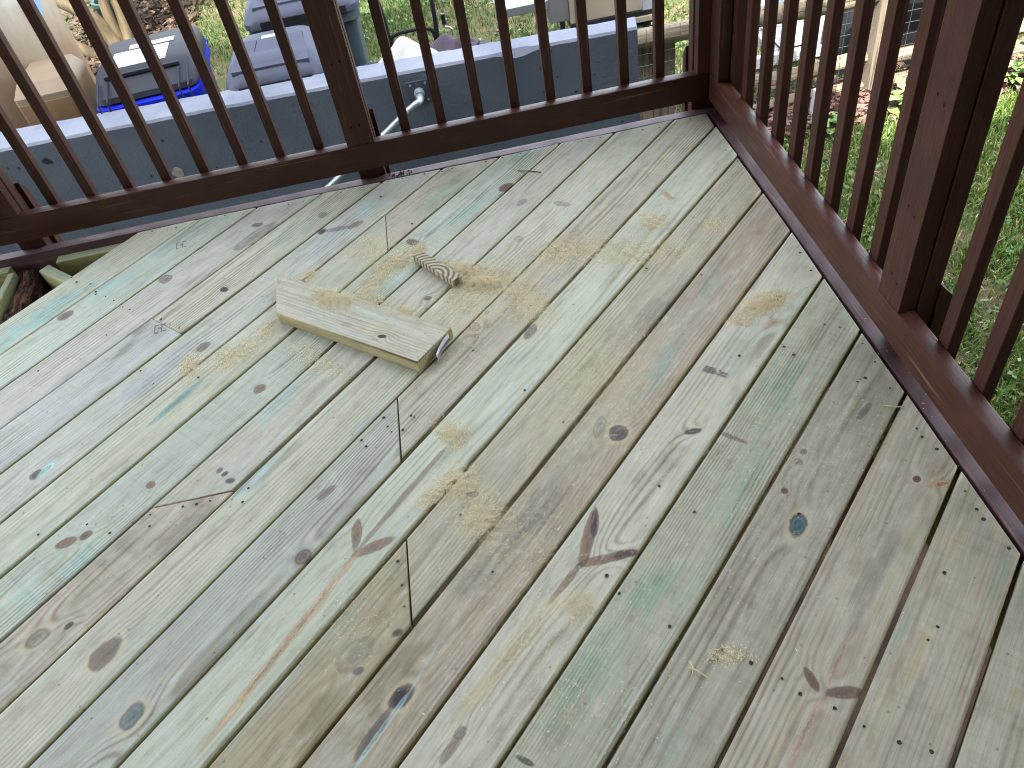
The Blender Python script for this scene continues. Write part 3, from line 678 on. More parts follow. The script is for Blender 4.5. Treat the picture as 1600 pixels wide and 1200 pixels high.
# ------------------------------------------------------------------ offcuts, tag, sawdust
mk = [('b', 0.128, -0.030, 0.3, 0.011, 0.006, 'dark', 0.95, 0.35, 1.0), ('s', -0.06, 0.01, 0, 0.16, 0.05, 'pcyan', 0.35, 1.0, 0.0)]
M_off = timber('pine_offcut', 23.7, lin(190, 188, 170), mk, v0=0.03, w0=0.03, late=0.5, mill=0.3, blotch=0.15)
oc = thing('board_offcut', 'pale deck board offcut with one mitred end and a paper tag', 'offcut')
A = Vector((-1.412, -0.452)); B = Vector((-0.942, -0.842)); Cn = Vector((-1.036, -0.945)); D = Vector((-1.405, -0.632))
ctr = (A+B+Cn+D)/4; d = (B-A).normalized(); nrm = Vector((-d.y, d.x)); ao = math.atan2(d.y, d.x)
poly = [((q-ctr).dot(d), (q-ctr).dot(nrm)) for q in (A, D, Cn, B)]
o = link('plank', plank_mesh('plank', poly, 0.034, 0.003, 0.001), M_off, oc); o.location = (ctr.x, ctr.y, 0.0352); o.rotation_euler = (0, 0, ao)
# the tag curls off the square end
M_tag = NT('paper_tag'); to = M_tag.obj(); tx = M_tag.sep(to)
band = M_tag.math('MULTIPLY', M_tag.ramp(tx[2], 0.009, 0.0095, smooth=False), M_tag.ramp(tx[2], 0.0165, 0.016, smooth=False))
bars = M_tag.math('GREATER_THAN', M_tag.noise(M_tag.vmul(to, (420, 0, 0)), 1.0, 1), 0.5)
tc_ = M_tag.mix(M_tag.math('MULTIPLY', band, M_tag.math('MULTIPLY_ADD', bars, 0.4, 0.6)), lin(214, 214, 216), lin(86, 92, 112))
M_tag.set(color=tc_, rough=0.5, spec=0.4)
ex = (B-Cn).normalized(); eo = Vector((ex.y, -ex.x))
mb = MB(); n = 10; vs = []
for i in range(n+1):
    s = i/n; q = Cn+ex*(0.048+0.072*s); off = 0.004+0.016*(1-s)**2
    for z in (0.003+0.004*s, 0.027+0.004*s):
        for e in (0, 0.0006):
            w = q+eo*(off+e); vs.append((w.x, w.y, z))
fs = []
for i in range(n):
    a = 4*i; b = a+4
    fs += [(a, b, b+2, a+2), (a+1, a+3, b+3, b+1), (a+2, b+2, b+3, a+3), (a, a+1, b+1, b)]
me = MB().add(vs, fs).mesh('tag', True)
# local frame so the print runs along the tag
Mx = Matrix.Translation((Cn.x, Cn.y, 0)) @ Matrix.Rotation(math.atan2(ex.y, ex.x), 4, 'Z')
me.transform(Mx.inverted()); o = link('tag', me, M_tag.m, oc, label='white curled price tag with a printed band'); o.matrix_basis = Mx

M_end = NT('end_grain'); eo_ = M_end.obj(); ex_ = M_end.sep(eo_)
yy = M_end.math('ADD', ex_[1], 0.034); rr_ = M_end.math('SQRT', M_end.math('ADD', M_end.math('POWER', M_end.math('ADD', ex_[0], -0.028), 2.0), M_end.math('POWER', yy, 2.0)))
rr_ = M_end.math('MULTIPLY_ADD', M_end.noise(eo_, 30, 2), 0.006, rr_)
sn = M_end.math('MULTIPLY_ADD', M_end.math('SINE', M_end.math('MULTIPLY', rr_, 430.0)), 0.5, 0.5)
ec = M_end.mix(M_end.ramp(sn, 0.15, 0.95), lin(178, 168, 140), lin(108, 98, 82)); M_end.set(color=ec, rough=0.85, spec=0.2); M_end.bump(sn, 0.3, 0.0008)
sb = thing('end_grain_slice', 'thin sawn slice showing striped end grain lying in the sawdust', 'offcut')
o = MB().box(-0.094, 0.094, -0.0165, 0.0165, -0.010, 0.010, 0.0012).build('slice', M_end.m, sb); o.location = (-0.957, -0.557, 0.0125); o.rotation_euler = (R(-4), R(-1), math.atan2(-0.160, 0.1005))

# sawdust: small chips, thicker in the heaps
NC = []
def chips(cx, cy, an, a, b, dens, z0=0.0004, zh=0.0):
    N = int(min(70000, (dens if dens > 0.2 else dens*0.6)*math.pi*a*b*1150000))
    if N < 4: return
    g1, g2 = rng.normal(0, 0.52, N), rng.normal(0, 0.52, N)
    lx, ly = a*g1*1.15, b*g2*1.15; r = np.hypot(g1, g2)
    cl = np.sin(lx*95+cy*31+1.5*np.sin(ly*120))*np.sin(ly*130+cx*57+1.5*np.sin(lx*80))+0.5*np.sin(lx*240+ly*190)
    keep = rng.random(N) < np.clip(0.55+0.5*cl, 0.12, 1)
    lx, ly, r = lx[keep], ly[keep], r[keep]
    X = cx+lx*math.cos(an)-ly*math.sin(an); Y = cy+lx*math.sin(an)+ly*math.cos(an)
    Z = z0+0.0003*rng.random(len(X))+zh*np.exp(-(r/0.55)**2)*rng.random(len(X))**0.35
    NC.append(np.stack([X, Y, Z], 1))
for (cx, cy, an, a, b, dn) in SAWDUST: chips(cx, cy, an, a, b, dn, zh=0.013 if dn >= 2 else (0.0035 if dn >= 1 else (0.001 if dn > 0.55 else 0.0)))
def chip_mesh(C, name, big=1.0):
    N = len(C); L = rng.uniform(0.0004, 0.0012, N)*big; Wd = rng.uniform(0.0003, 0.0008, N)*big
    long = rng.random(N) < 0.004; L = np.where(long, L*3.5, L)
    a = rng.random(N)*2*np.pi; ti = rng.normal(0, 0.5, N)
    dx = np.stack([np.cos(a)*np.cos(ti), np.sin(a)*np.cos(ti), np.sin(ti)], 1)*L[:, None]
    dy = np.stack([-np.sin(a), np.cos(a), rng.normal(0, 0.4, N)], 1)*Wd[:, None]
    C = C.copy(); C[:, 2] += np.abs(dx[:, 2])+np.abs(dy[:, 2])
    V = np.stack([C-dx-dy, C+dx-dy, C+dx+dy, C-dx+dy], 1)
    return cloud_mesh(name, V, 4, rng.random(N))
dm = NT('sawdust'); da = dm.n('Attribute'); da.attribute_name = 'tint'
dc = dm.mix(da.outputs['Fac'], lin(220, 204, 158), lin(240, 228, 194)); dm.set(color=dc, rough=0.9, spec=0.2)
allc = np.concatenate(NC)
# keep them off the offcut
lo = np.stack([(allc[:, 0]-ctr.x)*d.x+(allc[:, 1]-ctr.y)*d.y, (allc[:, 0]-ctr.x)*nrm.x+(allc[:, 1]-ctr.y)*nrm.y], 1)
allc = allc[~((np.abs(lo[:, 0]) < 0.30) & (np.abs(lo[:, 1]) < 0.072))]
link('sawdust', chip_mesh(allc, 'sawdust'), dm.m, None, kind='stuff', label='loose tan sawdust scattered and heaped on the deck boards', category='sawdust')
NC = []; chips(-1.247, -0.630, ao, 0.062, 0.033, 1.5, 0.0354, 0.004); chips(-1.22, -0.655, ao, 0.11, 0.04, 0.15, 0.0354)
link('sawdust', chip_mesh(np.concatenate(NC), 'sawdust'), dm.m, None, kind='stuff', label='small tan sawdust patch on top of the pale offcut', category='sawdust')

stamp(-0.362, -1.146, -0.72, [(-0.029, 0.0, -0.009, -0.006), (-0.029, 0.004, -0.004, -0.001), (-0.027, 0.0, 0.001, 0.004), (-0.029, -0.002, 0.006, 0.009), (0.006, 0.028, -0.008, -0.004), (0.010, 0.028, 0.0, 0.005), (0.006, 0.012, 0.004, 0.010)])
for sx_, sy_ in ((-1.753, -0.138), (-1.754, -0.547)):
    stamp(sx_, sy_, 0.1, [(-0.016, -0.013, -0.02, 0.02), (-0.013, -0.004, 0.014, 0.018), (-0.013, -0.005, -0.02, -0.016), (0.004, 0.007, -0.018, 0.018), (0.007, 0.018, 0.012, 0.016), (0.010, 0.018, -0.018, -0.014), (-0.004, 0.004, -0.003, 0.003)])

# ------------------------------------------------------------------ twigs and shavings on the deck
M_straw = simple('straw', lin(206, 190, 148), 0.7, 0.3, 0, 0.1, 60); M_twig = simple('twig_bark', lin(92, 72, 54), 0.85, 0.2, 0, 0.3, 90)
def twig(pts, r, mat, label, cat='twig', name='twig'):
    ctr_ = Vector(pts[0]); o_ = MB().tube([p_-ctr_ for p_ in catmull([Vector(p_) for p_ in pts], 5)], r, 6).build(name, mat, None, True, label=label, category=cat); o_.location = ctr_
twig([(-.627, -1.792, .003), (-.624, -1.806, .0045), (-.630, -1.818, .003)], .0009, M_straw, 'short bent straw on the right of the deck beside a longer straw', 'straw', 'straw')
twig([(-.630, -1.803, .003), (-.618, -1.814, .0055), (-.606, -1.826, .003)], .0011, M_straw, 'longer pale straw lying across a board beside the bent one', 'straw', 'straw')
twig([(-.66, -.121, .003), (-.63, -.138, .005), (-.59, -.158, .003)], .0016, M_twig, 'thin brown twig near the far edge of the deck')
twig([(-.065, -1.343, .003), (-.048, -1.353, .0045), (-.030, -1.357, .003)], .0016, M_straw, 'pale wood shaving near the right edge of the deck', 'shaving', 'shaving')
for i_, (x_, y_) in enumerate(((-1.048, .012), (-1.032, .018), (-1.015, .010), (-.995, .014), (-1.06, .02))):
    pass
cr = MB()
for i_ in range(26):
    x_, y_ = random.uniform(-1.075, -.985), random.uniform(.006, .03); q_ = random.uniform(.002, .006)
    cr.hexa([(x_, y_, -.0015), (x_+q_, y_+.001, -.0015), (x_+q_*.8, y_+q_*.6, -.0015), (x_-.001, y_+q_*.7, -.0015)], [(x_, y_, .001), (x_+q_*.8, y_+.001, .0022), (x_+q_*.7, y_+q_*.5, .002), (x_, y_+q_*.6, .0012)])
cr.build('debris', M_twig, None, kind='stuff', label='dark leaf crumbs on the rim below the middle post', category='debris')

# ------------------------------------------------------------------ ground, house, wall
GZ = -1.2
g = NT('earth_and_grass'); go = g.obj()
n1 = g.noise(go, 1.3, 5, 0.6); n2 = g.noise(go, 30, 4, 0.7); n3 = g.noise(go, 6, 4, 0.6)
c = g.mix(g.ramp(n2, 0.3, 0.7), lin(72, 64, 46), lin(108, 94, 70)); c = g.mix(g.ramp(n3, 0.35, 0.65), c, lin(62, 68, 38))
g.set(color=c, rough=0.95, spec=0.15); g.bump(n2, 0.8, 0.02)
mb = MB(); mb.add([(-120, -120, GZ), (120, -120, GZ), (120, 120, GZ), (-120, 120, GZ)], [(0, 1, 2, 3)]); mb.build('ground', g.m, kind='structure')

MB().box(-3.4, 0.52, -3.4, 0.06, GZ-0.1, GZ+0.006).build('soil', simple('bare_soil', lin(70, 58, 46), 0.95, 0.15, 0, 0.4, 9, 0.8, 40), kind='structure')

house = thing('house', 'two storey house behind the deck whose wall, eave and added upper block cast shade', 'house')
M_sid = simple('siding', lin(58, 53, 48), 0.6, 0.3, 0, 0.06, 3); M_roof = simple('shingle', lin(70, 66, 64), 0.9, 0.2, 0, 0.3, 12)
MB().box(-4.2, 0.55, -3.415, 0.15, 2.5, 2.58).build('porch_roof', simple('porch_ceiling', lin(62, 55, 49), 0.7, 0.3, 0, 0.06, 3), house)
MB().box(-9, 9, -12, -3.42, GZ-0.05, 5.1).build('wall', M_sid, house)
MB().box(-9.6, 9.6, -12.6, -2.9, 5.1, 5.32).build('roof', M_roof, house)
MB().box(-9, -2.6, -12, -3.3, 5.33, 10.5).build('shade_block', M_sid, house)  # unseen upper block added to keep the bins and left yard shaded
MB().box(-9.6, -2.3, -12.6, -2.9, 10.5, 10.75).build('shade_block_roof', M_roof, house)  # added cap of that block, widening its shade

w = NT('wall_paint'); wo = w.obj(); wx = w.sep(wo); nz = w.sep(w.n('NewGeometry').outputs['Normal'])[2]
wn1 = w.noise(wo, 2.2, 5, 0.6); wn2 = w.noise(wo, 55, 3, 0.7); wn3 = w.noise(wo, 9, 4, 0.7)
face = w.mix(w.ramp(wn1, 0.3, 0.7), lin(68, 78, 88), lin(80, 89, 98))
face = w.mix(w.ramp(wn3, 0.66, 0.74, 0, 0.5), face, lin(42, 50, 58))
pit = w.n('TexVoronoi'); w.put(pit.inputs['Vector'], wo); pit.inputs['Scale'].default_value = 16
prc = w.n('SeparateColor'); w.t.links.new(pit.outputs['Color'], prc.inputs[0])
pf = w.math('MULTIPLY', w.ramp(w.math('MULTIPLY_ADD', wn2, 0.3, pit.outputs['Distance']), 0.33, 0.22), w.math('GREATER_THAN', prc.outputs[0], 0.72))
face = w.mix(w.math('MULTIPLY', pf, 0.8), face, lin(24, 28, 33))
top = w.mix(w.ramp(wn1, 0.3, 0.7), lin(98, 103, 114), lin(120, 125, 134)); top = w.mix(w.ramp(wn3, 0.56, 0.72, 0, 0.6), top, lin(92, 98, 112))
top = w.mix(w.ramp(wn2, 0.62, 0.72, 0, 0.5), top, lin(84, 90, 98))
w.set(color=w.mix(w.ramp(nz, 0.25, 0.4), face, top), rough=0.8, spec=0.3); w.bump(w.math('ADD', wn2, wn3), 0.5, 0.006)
wall = thing('retaining_wall', 'blue grey painted concrete wall with a pale rough top beyond the far railing', 'wall')
F0, F1 = Vector((-3.9, 1.385)), Vector((0.087, 1.237)); K0, K1 = Vector((-3.98, 1.63)), Vector((0.105, 1.364))
bm = bmesh.new(); NS = 90; rows = []
for i in range(NS+1):
    s_ = i/NS; f = F0.lerp(F1, s_); k = K0.lerp(K1, s_); rg = lambda a: random.uniform(-a, a)*0.35
    chipz = 0.025*math.exp(-((f.x+0.47)/0.06)**2)
    zt = -0.2+rg(0.003)
    ring = [(f.x, f.y, -1.6), (f.x, f.y, zt-0.012-chipz+rg(0.003)), (f.x+0.0, f.y+0.008+chipz*0.8+rg(0.003), zt), (k.x, k.y-0.01+rg(0.004), zt+rg(0.003)), (k.x, k.y, zt-0.012), (k.x, k.y, -1.6)]
    rows.append([bm.verts.new(q) for q in ring])
for i in range(NS):
    for j in range(5): bm.faces.new((rows[i][j], rows[i+1][j], rows[i+1][j+1], rows[i][j+1]))
bm.faces.new(rows[NS]); bm.faces.new(rows[0][::-1])
bmesh.ops.recalc_face_normals(bm, faces=bm.faces[:]); me = bpy.data.meshes.new('wall_body'); bm.to_mesh(me); bm.free()
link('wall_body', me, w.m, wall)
M_patch = simple('old_mortar', lin(128, 124, 112), 0.9, 0.2, 0, 0.25, 40, 0.4)
M_spot = simple('dark_spot', lin(44, 40, 42), 0.9, 0.2)
def splat(x, z, r, name, mat, seed, off=0.003):
    yy = F0.y+(x-F0.x)/(F1.x-F0.x)*(F1.y-F0.y); rr = random.Random(seed)
    n = 14; rad = [r*rr.uniform(0.7, 1.25) for _ in range(n)]
    vs = [(x+rad[i]*math.cos(2*math.pi*i/n), yy-off, z+rad[i]*0.9*math.sin(2*math.pi*i/n)) for i in range(n)]+[(x+1.1*rad[i]*math.cos(2*math.pi*i/n), yy+0.004, z+rad[i]*math.sin(2*math.pi*i/n)) for i in range(n)]
    MB().add(vs, [tuple(range(n))]+[(i, n+i, n+(i+1) % n, (i+1) % n) for i in range(n)]).build(name, mat, wall)
splat(-2.195, -0.475, 0.030, 'mortar_patch', M_patch, 3)
for i_, (x_, z_, r_) in enumerate(((-2.754, -0.296, .016), (-2.735, -0.305, .009), (-0.37, -.42, .006), (-.30, -.36, .005), (-.42, -.47, .007), (-.22, -.45, .006), (-.33, -.52, .005), (-.15, -.38, .005), (-1.75, -.40, .005), (-2.45, -.52, .006))):
    splat(x_, z_, r_, 'dark_spot', M_spot, 20+i_, .002)

# handrail on the wall
M_galv = simple('galvanised_steel', lin(150, 160, 166), 0.38, 0.5, 0.6, 0.12, 30)
hr = thing('handrail', 'grey metal handrail sloping down along the blue grey wall', 'handrail')
yw = lambda x: F0.y+(x-F0.x)/(F1.x-F0.x)*(F1.y-F0.y)
MB().tube(catmull([(-0.955, yw(-0.95)-0.03, -0.305), (-0.962, yw(-0.95)-0.085, -0.315), (-1.02, yw(-1.0)-0.09, -0.345), (-1.30, yw(-1.3)-0.09, -0.53), (-2.2, yw(-2.2)-0.09, -1.10)], 5), 0.017, 12).build('rail_pipe', M_galv, hr, True)
MB().box(-1.01, -0.90, yw(-0.95)-0.008, yw(-0.95)+0.002, -0.36, -0.25, 0.003).build('wall_plate', simple('dark_steel', lin(62, 74, 84), .5, .4, .2), hr)
MB().tube([(-0.955, yw(-0.95)-0.004, -0.305), (-0.955, yw(-0.95)-0.05, -0.307)], 0.024, 12).build('flange', M_galv, hr, True)
mb = MB()
for bx, bz in ((-0.99, -0.345), (-0.92, -0.345), (-0.99, -0.265), (-0.92, -0.265)): mb.tube([(bx, yw(bx)-0.006, bz), (bx, yw(bx)-0.014, bz)], 0.006, 6)
mb.build('bolts', M_galv, hr, kind='stuff')

# ------------------------------------------------------------------ waste carts
def plastic(name, col, rough=0.5): 
    return simple(name, col, rough, 0.3, 0, 0.14, 5, 0.15, 300)
M_blue = plastic('blue_plastic', lin(16, 32, 160), 0.38); M_dkl = plastic('charcoal_lid', lin(28, 31, 39), 0.6); M_gl = plastic('grey_lid', lin(58, 62, 76), 0.6)
M_dkb = plastic('dark_blue_plastic', lin(62, 78, 82), 0.45); M_sage = plastic('sage_plastic', lin(108, 122, 116), 0.5); M_blk = plastic('black_plastic', lin(26, 26, 30), 0.45)
M_white = simple('white_paper', lin(176, 180, 184), 0.6, 0.3, 0, 0.03, 20); M_print = simple('print_ink', lin(86, 86, 100), 0.7, 0.2); M_red = simple('red_print', lin(190, 96, 90), 0.7, 0.2)
def rrect(w_, d_, r, n=5):
    P = []
    for cx, cy, a0 in ((w_/2-r, d_/2-r, 0), (-w_/2+r, d_/2-r, 90), (-w_/2+r, -d_/2+r, 180), (w_/2-r, -d_/2+r, 270)):
        for i in range(n+1): a = R(a0+90*i/n); P.append((cx+r*math.cos(a), cy+r*math.sin(a)))
    return P
def loft(sections):
    """sections: (w, d, r, z, y offset)"""
    mb = MB(); vs = []; n = None
    for (w_, d_, r, z, oy) in sections:
        p = rrect(w_, d_, r); n = len(p); vs += [(x, y+oy, z) for x, y in p]
    fs = [tuple(range(n-1, -1, -1)), tuple((len(sections)-1)*n+i for i in range(n))]
    for k in range(len(sections)-1): fs += [(k*n+i, k*n+(i+1) % n, (k+1)*n+(i+1) % n, (k+1)*n+i) for i in range(n)]
    return mb.add(vs, fs)
def cart(name, label, x, y, rz, w_, d_, h, body, lid, style):
    t = thing(name, label, 'wheelie bin', (x, y, GZ), rz, 'wheelie bins beyond the wall')
    loft([(w_*.78, d_*.72, .05, .06, .0), (w_*.9, d_*.88, .06, h-.16, 0), (w_*.93, d_*.92, .06, h-.12, 0), (w_*1.0, d_*1.0, .07, h-.10, 0), (w_*1.0, d_*1.0, .07, h-.055, 0)]).build('body', body, t, True, 30)
    for sx in (-1, 1):
        MB().tube([(sx*w_*.40, d_*.40, .11), (sx*w_*.50, d_*.40, .11)], .11, 20).build('wheel', M_blk, t, True)
    MB().tube(catmull([(-w_*.40, d_*.48, h-.10), (-w_*.42, d_*.58, h-.07), (0, d_*.60, h-.06), (w_*.42, d_*.58, h-.07), (w_*.40, d_*.48, h-.10)], 4), .016, 8).build('handle', body, t, True)
    if style == 'flat':
        L = loft([(w_*.99, d_*.94, .06, h-.045, .02), (w_*.98, d_*.92, .06, h-.02, .02), (w_*.93, d_*.70, .05, h+.035, .07), (w_*.88, d_*.64, .05, h+.045, .07)]).build('lid', lid, t, True)
        MB().box(-w_*.36, w_*.36, -d_*.285, -d_*.262, h+.030, h+.047, .003).build('lid_ridge', lid, L)
        for sx in (-1, 1):
            xx = sx*w_*.385
            MB().tube([(xx-.022, -d_*.30, h+.025), (xx-.022, -d_*.505, h-.02), (xx-.022, -d_*.515, h-.075), (xx+.022, -d_*.515, h-.075), (xx+.022, -d_*.505, h-.02), (xx+.022, -d_*.30, h+.025)], .005, 6).build('lift_bar', M_dkl, t, True)
        MB().box(-.17, .11, -.10, .10, h+.0455, h+.0475).build('sticker', M_white, L)
        MB().box(-.10, .13, .122, .175, h+.0455, h+.0475).build('sticker', M_white, L)
        mb = MB(); rr = random.Random(4)
        for i in range(8):
            for k in range(rr.choice((0, 1, 1))):
                px, py = rr.uniform(-.15, .07), -.08+i*.019; mb.box(px, px+rr.uniform(.008, .022), py, py+.004, h+.0478, h+.0484)
        mb.build('small_print', M_print, L, kind='stuff')
    else:
        L = loft([(w_*1.03, d_*1.03, .07, h-.05, 0), (w_*1.03, d_*1.03, .07, h-.02, 0), (w_*.97, d_*.94, .09, h+.02, .0), (w_*.80, d_*.74, .10, h+.058, .02), (w_*.6, d_*.5, .1, h+.066, .03)]).build('lid', lid, t, True)
        for k in ((-.40, -.20), (-.19, .19), (.20, .40)):
            MB().hexa([(k[0]*w_, -d_*.42, h-.01), (k[1]*w_, -d_*.42, h-.01), (k[1]*w_*.8, d_*.25, h+.03), (k[0]*w_*.8, d_*.25, h+.03)],
                      [(k[0]*w_, -d_*.42, h+.046), (k[1]*w_, -d_*.42, h+.046), (k[1]*w_*.8, d_*.10, h+.082), (k[0]*w_*.8, d_*.10, h+.082)]).build('lid_panel', lid, L, True)
        MB().box(-.055, .055, d_*.13, d_*.20, h+.0745, h+.077).build('sticker', M_white, L)
        MB().box(-w_*.36, w_*.40, -d_*.53, -d_*.516, h-.055, h-.012).build('grip_slot', M_blk, L)
    return t
cart('recycling_bin', 'blue wheelie bin with a charcoal lid and white stickers', -2.27, 1.86, R(3), 0.51, 0.66, 1.06, M_blue, M_dkl, 'flat')
cart('refuse_bin', 'grey domed wheelie bin standing nearest the wall beside the blue one', -1.62, 1.71, R(-1), 0.47, 0.50, 1.02, M_sage, M_gl, 'dome')
cart('refuse_bin', 'dark blue wheelie bin with a grey domed lid standing behind the domed grey bin', -1.50, 2.36, R(1), 0.60, 0.58, 1.09, M_dkb, M_gl, 'dome')

# ------------------------------------------------------------------ things in the left yard
t = NT('cream_tank_paint'); to = t.obj(); tz = t.sep(to)[2]
tn = t.noise(to, 2.6, 5, 0.65); tn2 = t.noise(to, 12, 4, 0.7); tn3 = t.noise(t.vmul(to, (6, 6, 1.5)), 1.0, 4, 0.7)
c = t.mix(t.ramp(tn, 0.3, 0.7), lin(152, 145, 126), lin(182, 178, 166))
c = t.mix(t.math('MULTIPLY', t.ramp(t.math('MULTIPLY_ADD', tn3, 0.5, tz), 1.8, 1.3), t.ramp(tn, 0.25, 0.6, 0.4, 0.9)), c, lin(112, 78, 44))
c = t.mix(t.ramp(tn2, 0.62, 0.72, 0, 0.5), c, lin(120, 116, 96)); t.set(color=c, rough=0.6, spec=0.35); t.bump(tn2, 0.3, 0.004)
tk = thing('storage_tank', 'large weathered cream tank with brown stains at the left edge', 'tank', (-3.58, 2.32, GZ))
loft([(1.34, .80, .26, .10, 0), (1.48, .92, .30, .22, 0), (1.50, .94, .32, .6, 0), (1.50, .94, .32, 1.5, 0), (1.40, .86, .30, 1.66, 0), (1.1, .6, .25, 1.72, 0)]).build('body', t.m, tk, True, 60)
MB().box(-.6, .6, -.3, .3, 0, .11).build('plinth', M_patch, tk)
MB().tube([(.715, -.1, 1.35), (.775, -.1, 1.35)], .085, 16).build('side_cap', plastic('dusty_blue', lin(120, 146, 190), .6), tk, True)
pp = thing('drain_pipe', 'thin white pipe standing in front of the cream tank', 'pipe', (-3.20, 1.72, GZ))
MB().tube([(0, 0, 0), (0, 0, .45), (0, 0, 1.0), (-.02, 0.02, 1.5)], .022, 12).build('pipe', M_white, pp, True)
M_tan = simple('tan_plastic', lin(122, 98, 68), .55, .35, 0, .18, 6)
bx = thing('storage_box', 'tan box with a rimmed lid between the cream tank and the blue bin', 'box', (-2.76, 1.83, GZ), R(2))
loft([(.25, .34, .02, 0, 0), (.27, .37, .02, 1.06, 0)]).build('body', M_tan, bx, True, 30)
loft([(.275, .36, .02, 1.06, 0), (.275, .36, .02, 1.09, 0), (.22, .29, .02, 1.14, .01), (.20, .27, .02, 1.142, .01)]).build('lid', simple('tan_lid', lin(120, 104, 84), .55, .35, 0, .12, 6), bx, True, 30)
MB().box(-.15, .15, -.20, .20, .70, .73, .004).build('base_lip', M_tan, bx)

# multi-stemmed tree
bk = NT('smooth_bark'); bo = bk.obj(); b1 = bk.noise(bk.vmul(bo, (14, 14, 3)), 1.0, 4, .6); b2 = bk.noise(bo, 40, 3, .6)
c = bk.mix(bk.ramp(b1, .3, .7), lin(58, 50, 36), lin(92, 80, 58)); c = bk.mix(bk.ramp(b2, .55, .75, 0, .5), c, lin(92, 84, 66)); bk.set(color=c, rough=.75, spec=.25); bk.bump(b1, .5, .01)
tree = thing('tree', 'smooth barked tree with several slanting stems behind the bins', 'tree', (-3.62, 5.3, GZ))
for (p, r0) in ((((0, 0, -.05), (-.05, .02, .2), (-.17, .0, .40), (-.45, .1, .62), (-.8, .2, 1.3), (-1.2, .3, 2.6)), .075), (((.04, .05, -.05), (.02, .05, .3), (.06, .1, .7), (.1, .1, 1.5), (.2, .2, 3.0)), .06),
                (((.09, .0, -.05), (.12, .05, .3), (.18, .1, .8), (.4, .2, 1.6), (.8, .3, 3.0)), .05), (((-.1, -.05, -.05), (-.24, -.08, .08), (-.42, -.1, .30), (-.8, -.2, .9), (-1.5, -.3, 2.3)), .055),
                (((.16, .1, -.05), (.22, .15, .5), (.34, .2, 1.2), (.9, .6, 2.8)), .035)):
    cs = catmull(p, 6); MB().tube(cs, [r0*(1-.6*i/len(cs)) for i in range(len(cs))], 10).build('stem', bk.m, tree, True)
N = 26000; th = rng.random(N)*2*np.pi; ph = np.arccos(2*rng.random(N)-1); rr_ = rng.random(N)**(1/2.2)
ce = np.stack([2.6*rr_*np.sin(ph)*np.cos(th)-.3, 2.4*rr_*np.sin(ph)*np.sin(th)+.6, 1.5*rr_*np.cos(ph)+4.0], 1)
ce = ce[(np.sin(ce[:, 0]*3)*np.sin(ce[:, 1]*3.3)*np.sin(ce[:, 2]*3.1) > -.25)]
def leaf_cloud(ce, L, Wd, name, up=0.4):
    n = len(ce); a = rng.normal(0, 1, (n, 3)); a[:, 2] *= up; a /= np.linalg.norm(a, axis=1)[:, None]; b = rng.normal(0, 1, (n, 3)); b -= a*(a*b).sum(1)[:, None]; b /= np.linalg.norm(b, axis=1)[:, None]
    l = L*rng.uniform(.6, 1.3, n)[:, None]; w_ = Wd*rng.uniform(.6, 1.3, n)[:, None]
    return cloud_mesh(name, np.stack([ce-a*l, ce-b*w_, ce+a*l, ce+b*w_], 1), 4, rng.random(n))
def leafmat(name, c0, c1, rough=.6):
    q = NT(name); at = q.n('Attribute'); at.attribute_name = 'tint'; q.set(color=q.mix(at.outputs['Fac'], c0, c1), rough=rough, spec=.3)
    try: q.b.inputs['Transmission Weight'].default_value = 0.0
    except Exception: pass
    return q.m
link('crown', leaf_cloud(ce, .055, .024, 'crown'), leafmat('tree_leaf', lin(52, 84, 34), lin(96, 122, 52)), tree)
pot = thing('bucket', 'dark green bucket standing behind the slanting tree stems', 'bucket', (-3.66, 5.75, GZ))
loft([(.26, .26, .12, 0, 0), (.33, .33, .16, .30, 0), (.36, .36, .175, .31, 0), (.36, .36, .175, .34, 0), (.30, .30, .145, .34, 0), (.28, .28, .135, .26, 0)]).build('pail', plastic('green_plastic', lin(12, 48, 36), .5), pot, True, 50)

# leaf litter round the tree
N = 9000; x = rng.normal(-3.6, .38, N); y = rng.normal(4.4, 1.3, N); k = (x < -2.95)&(y > 2.0)&(y < 7.5); x, y = x[k], y[k]
link('leaf_litter', leaf_cloud(np.stack([x, y, GZ+.01+.05*rng.random(len(x))], 1), .045, .022, 'leaf_litter', .25), leafmat('dry_leaf', lin(36, 27, 23), lin(88, 70, 56), .8), None, kind='stuff', label='dry brown leaves lying under the slanting tree', category='leaf litter')

# hose cart, sack and cloth beyond the wall
ct = thing('reel_cart', 'black tubular cart frame with a crank handle beyond the wall', 'cart', (-0.90, 2.2, GZ))
L_ = lambda *P: [(a+.90, b-2.2, c-GZ) for a, b, c in P]
MB().tube(catmull(L_((-1.12, 2.2, -1.15), (-1.085, 2.2, -.60), (-1.075, 2.2, -.42), (-1.05, 2.2, -.378), (-.96, 2.2, -.368), (-.87, 2.2, -.375), (-.83, 2.2, -.41), (-.82, 2.2, -.60), (-.80, 2.2, -1.15)), 6), .0115, 8).build('lower_hoop', M_blk, ct, True)
MB().tube(catmull(L_((-1.085, 2.2, -.55), (-1.082, 2.2, -.36), (-1.088, 2.2, -.22), (-1.12, 2.25, .0), (-1.06, 2.28, .12), (-.86, 2.28, .13), (-.80, 2.25, .02), (-.805, 2.2, -.22), (-.81, 2.2, -.36), (-.825, 2.2, -.55)), 6), .0125, 8).build('push_handle', M_blk, ct, True)
MB().tube(catmull(L_((-.742, 2.2, -.62), (-.735, 2.2, -.48), (-.726, 2.2, -.415), (-.742, 2.2, -.395), (-.765, 2.2, -.385), (-.763, 2.2, -.36)), 5), .0062, 8).build('crank', simple('chrome', lin(220, 220, 214), .2, .5, .9, .05), ct, True)
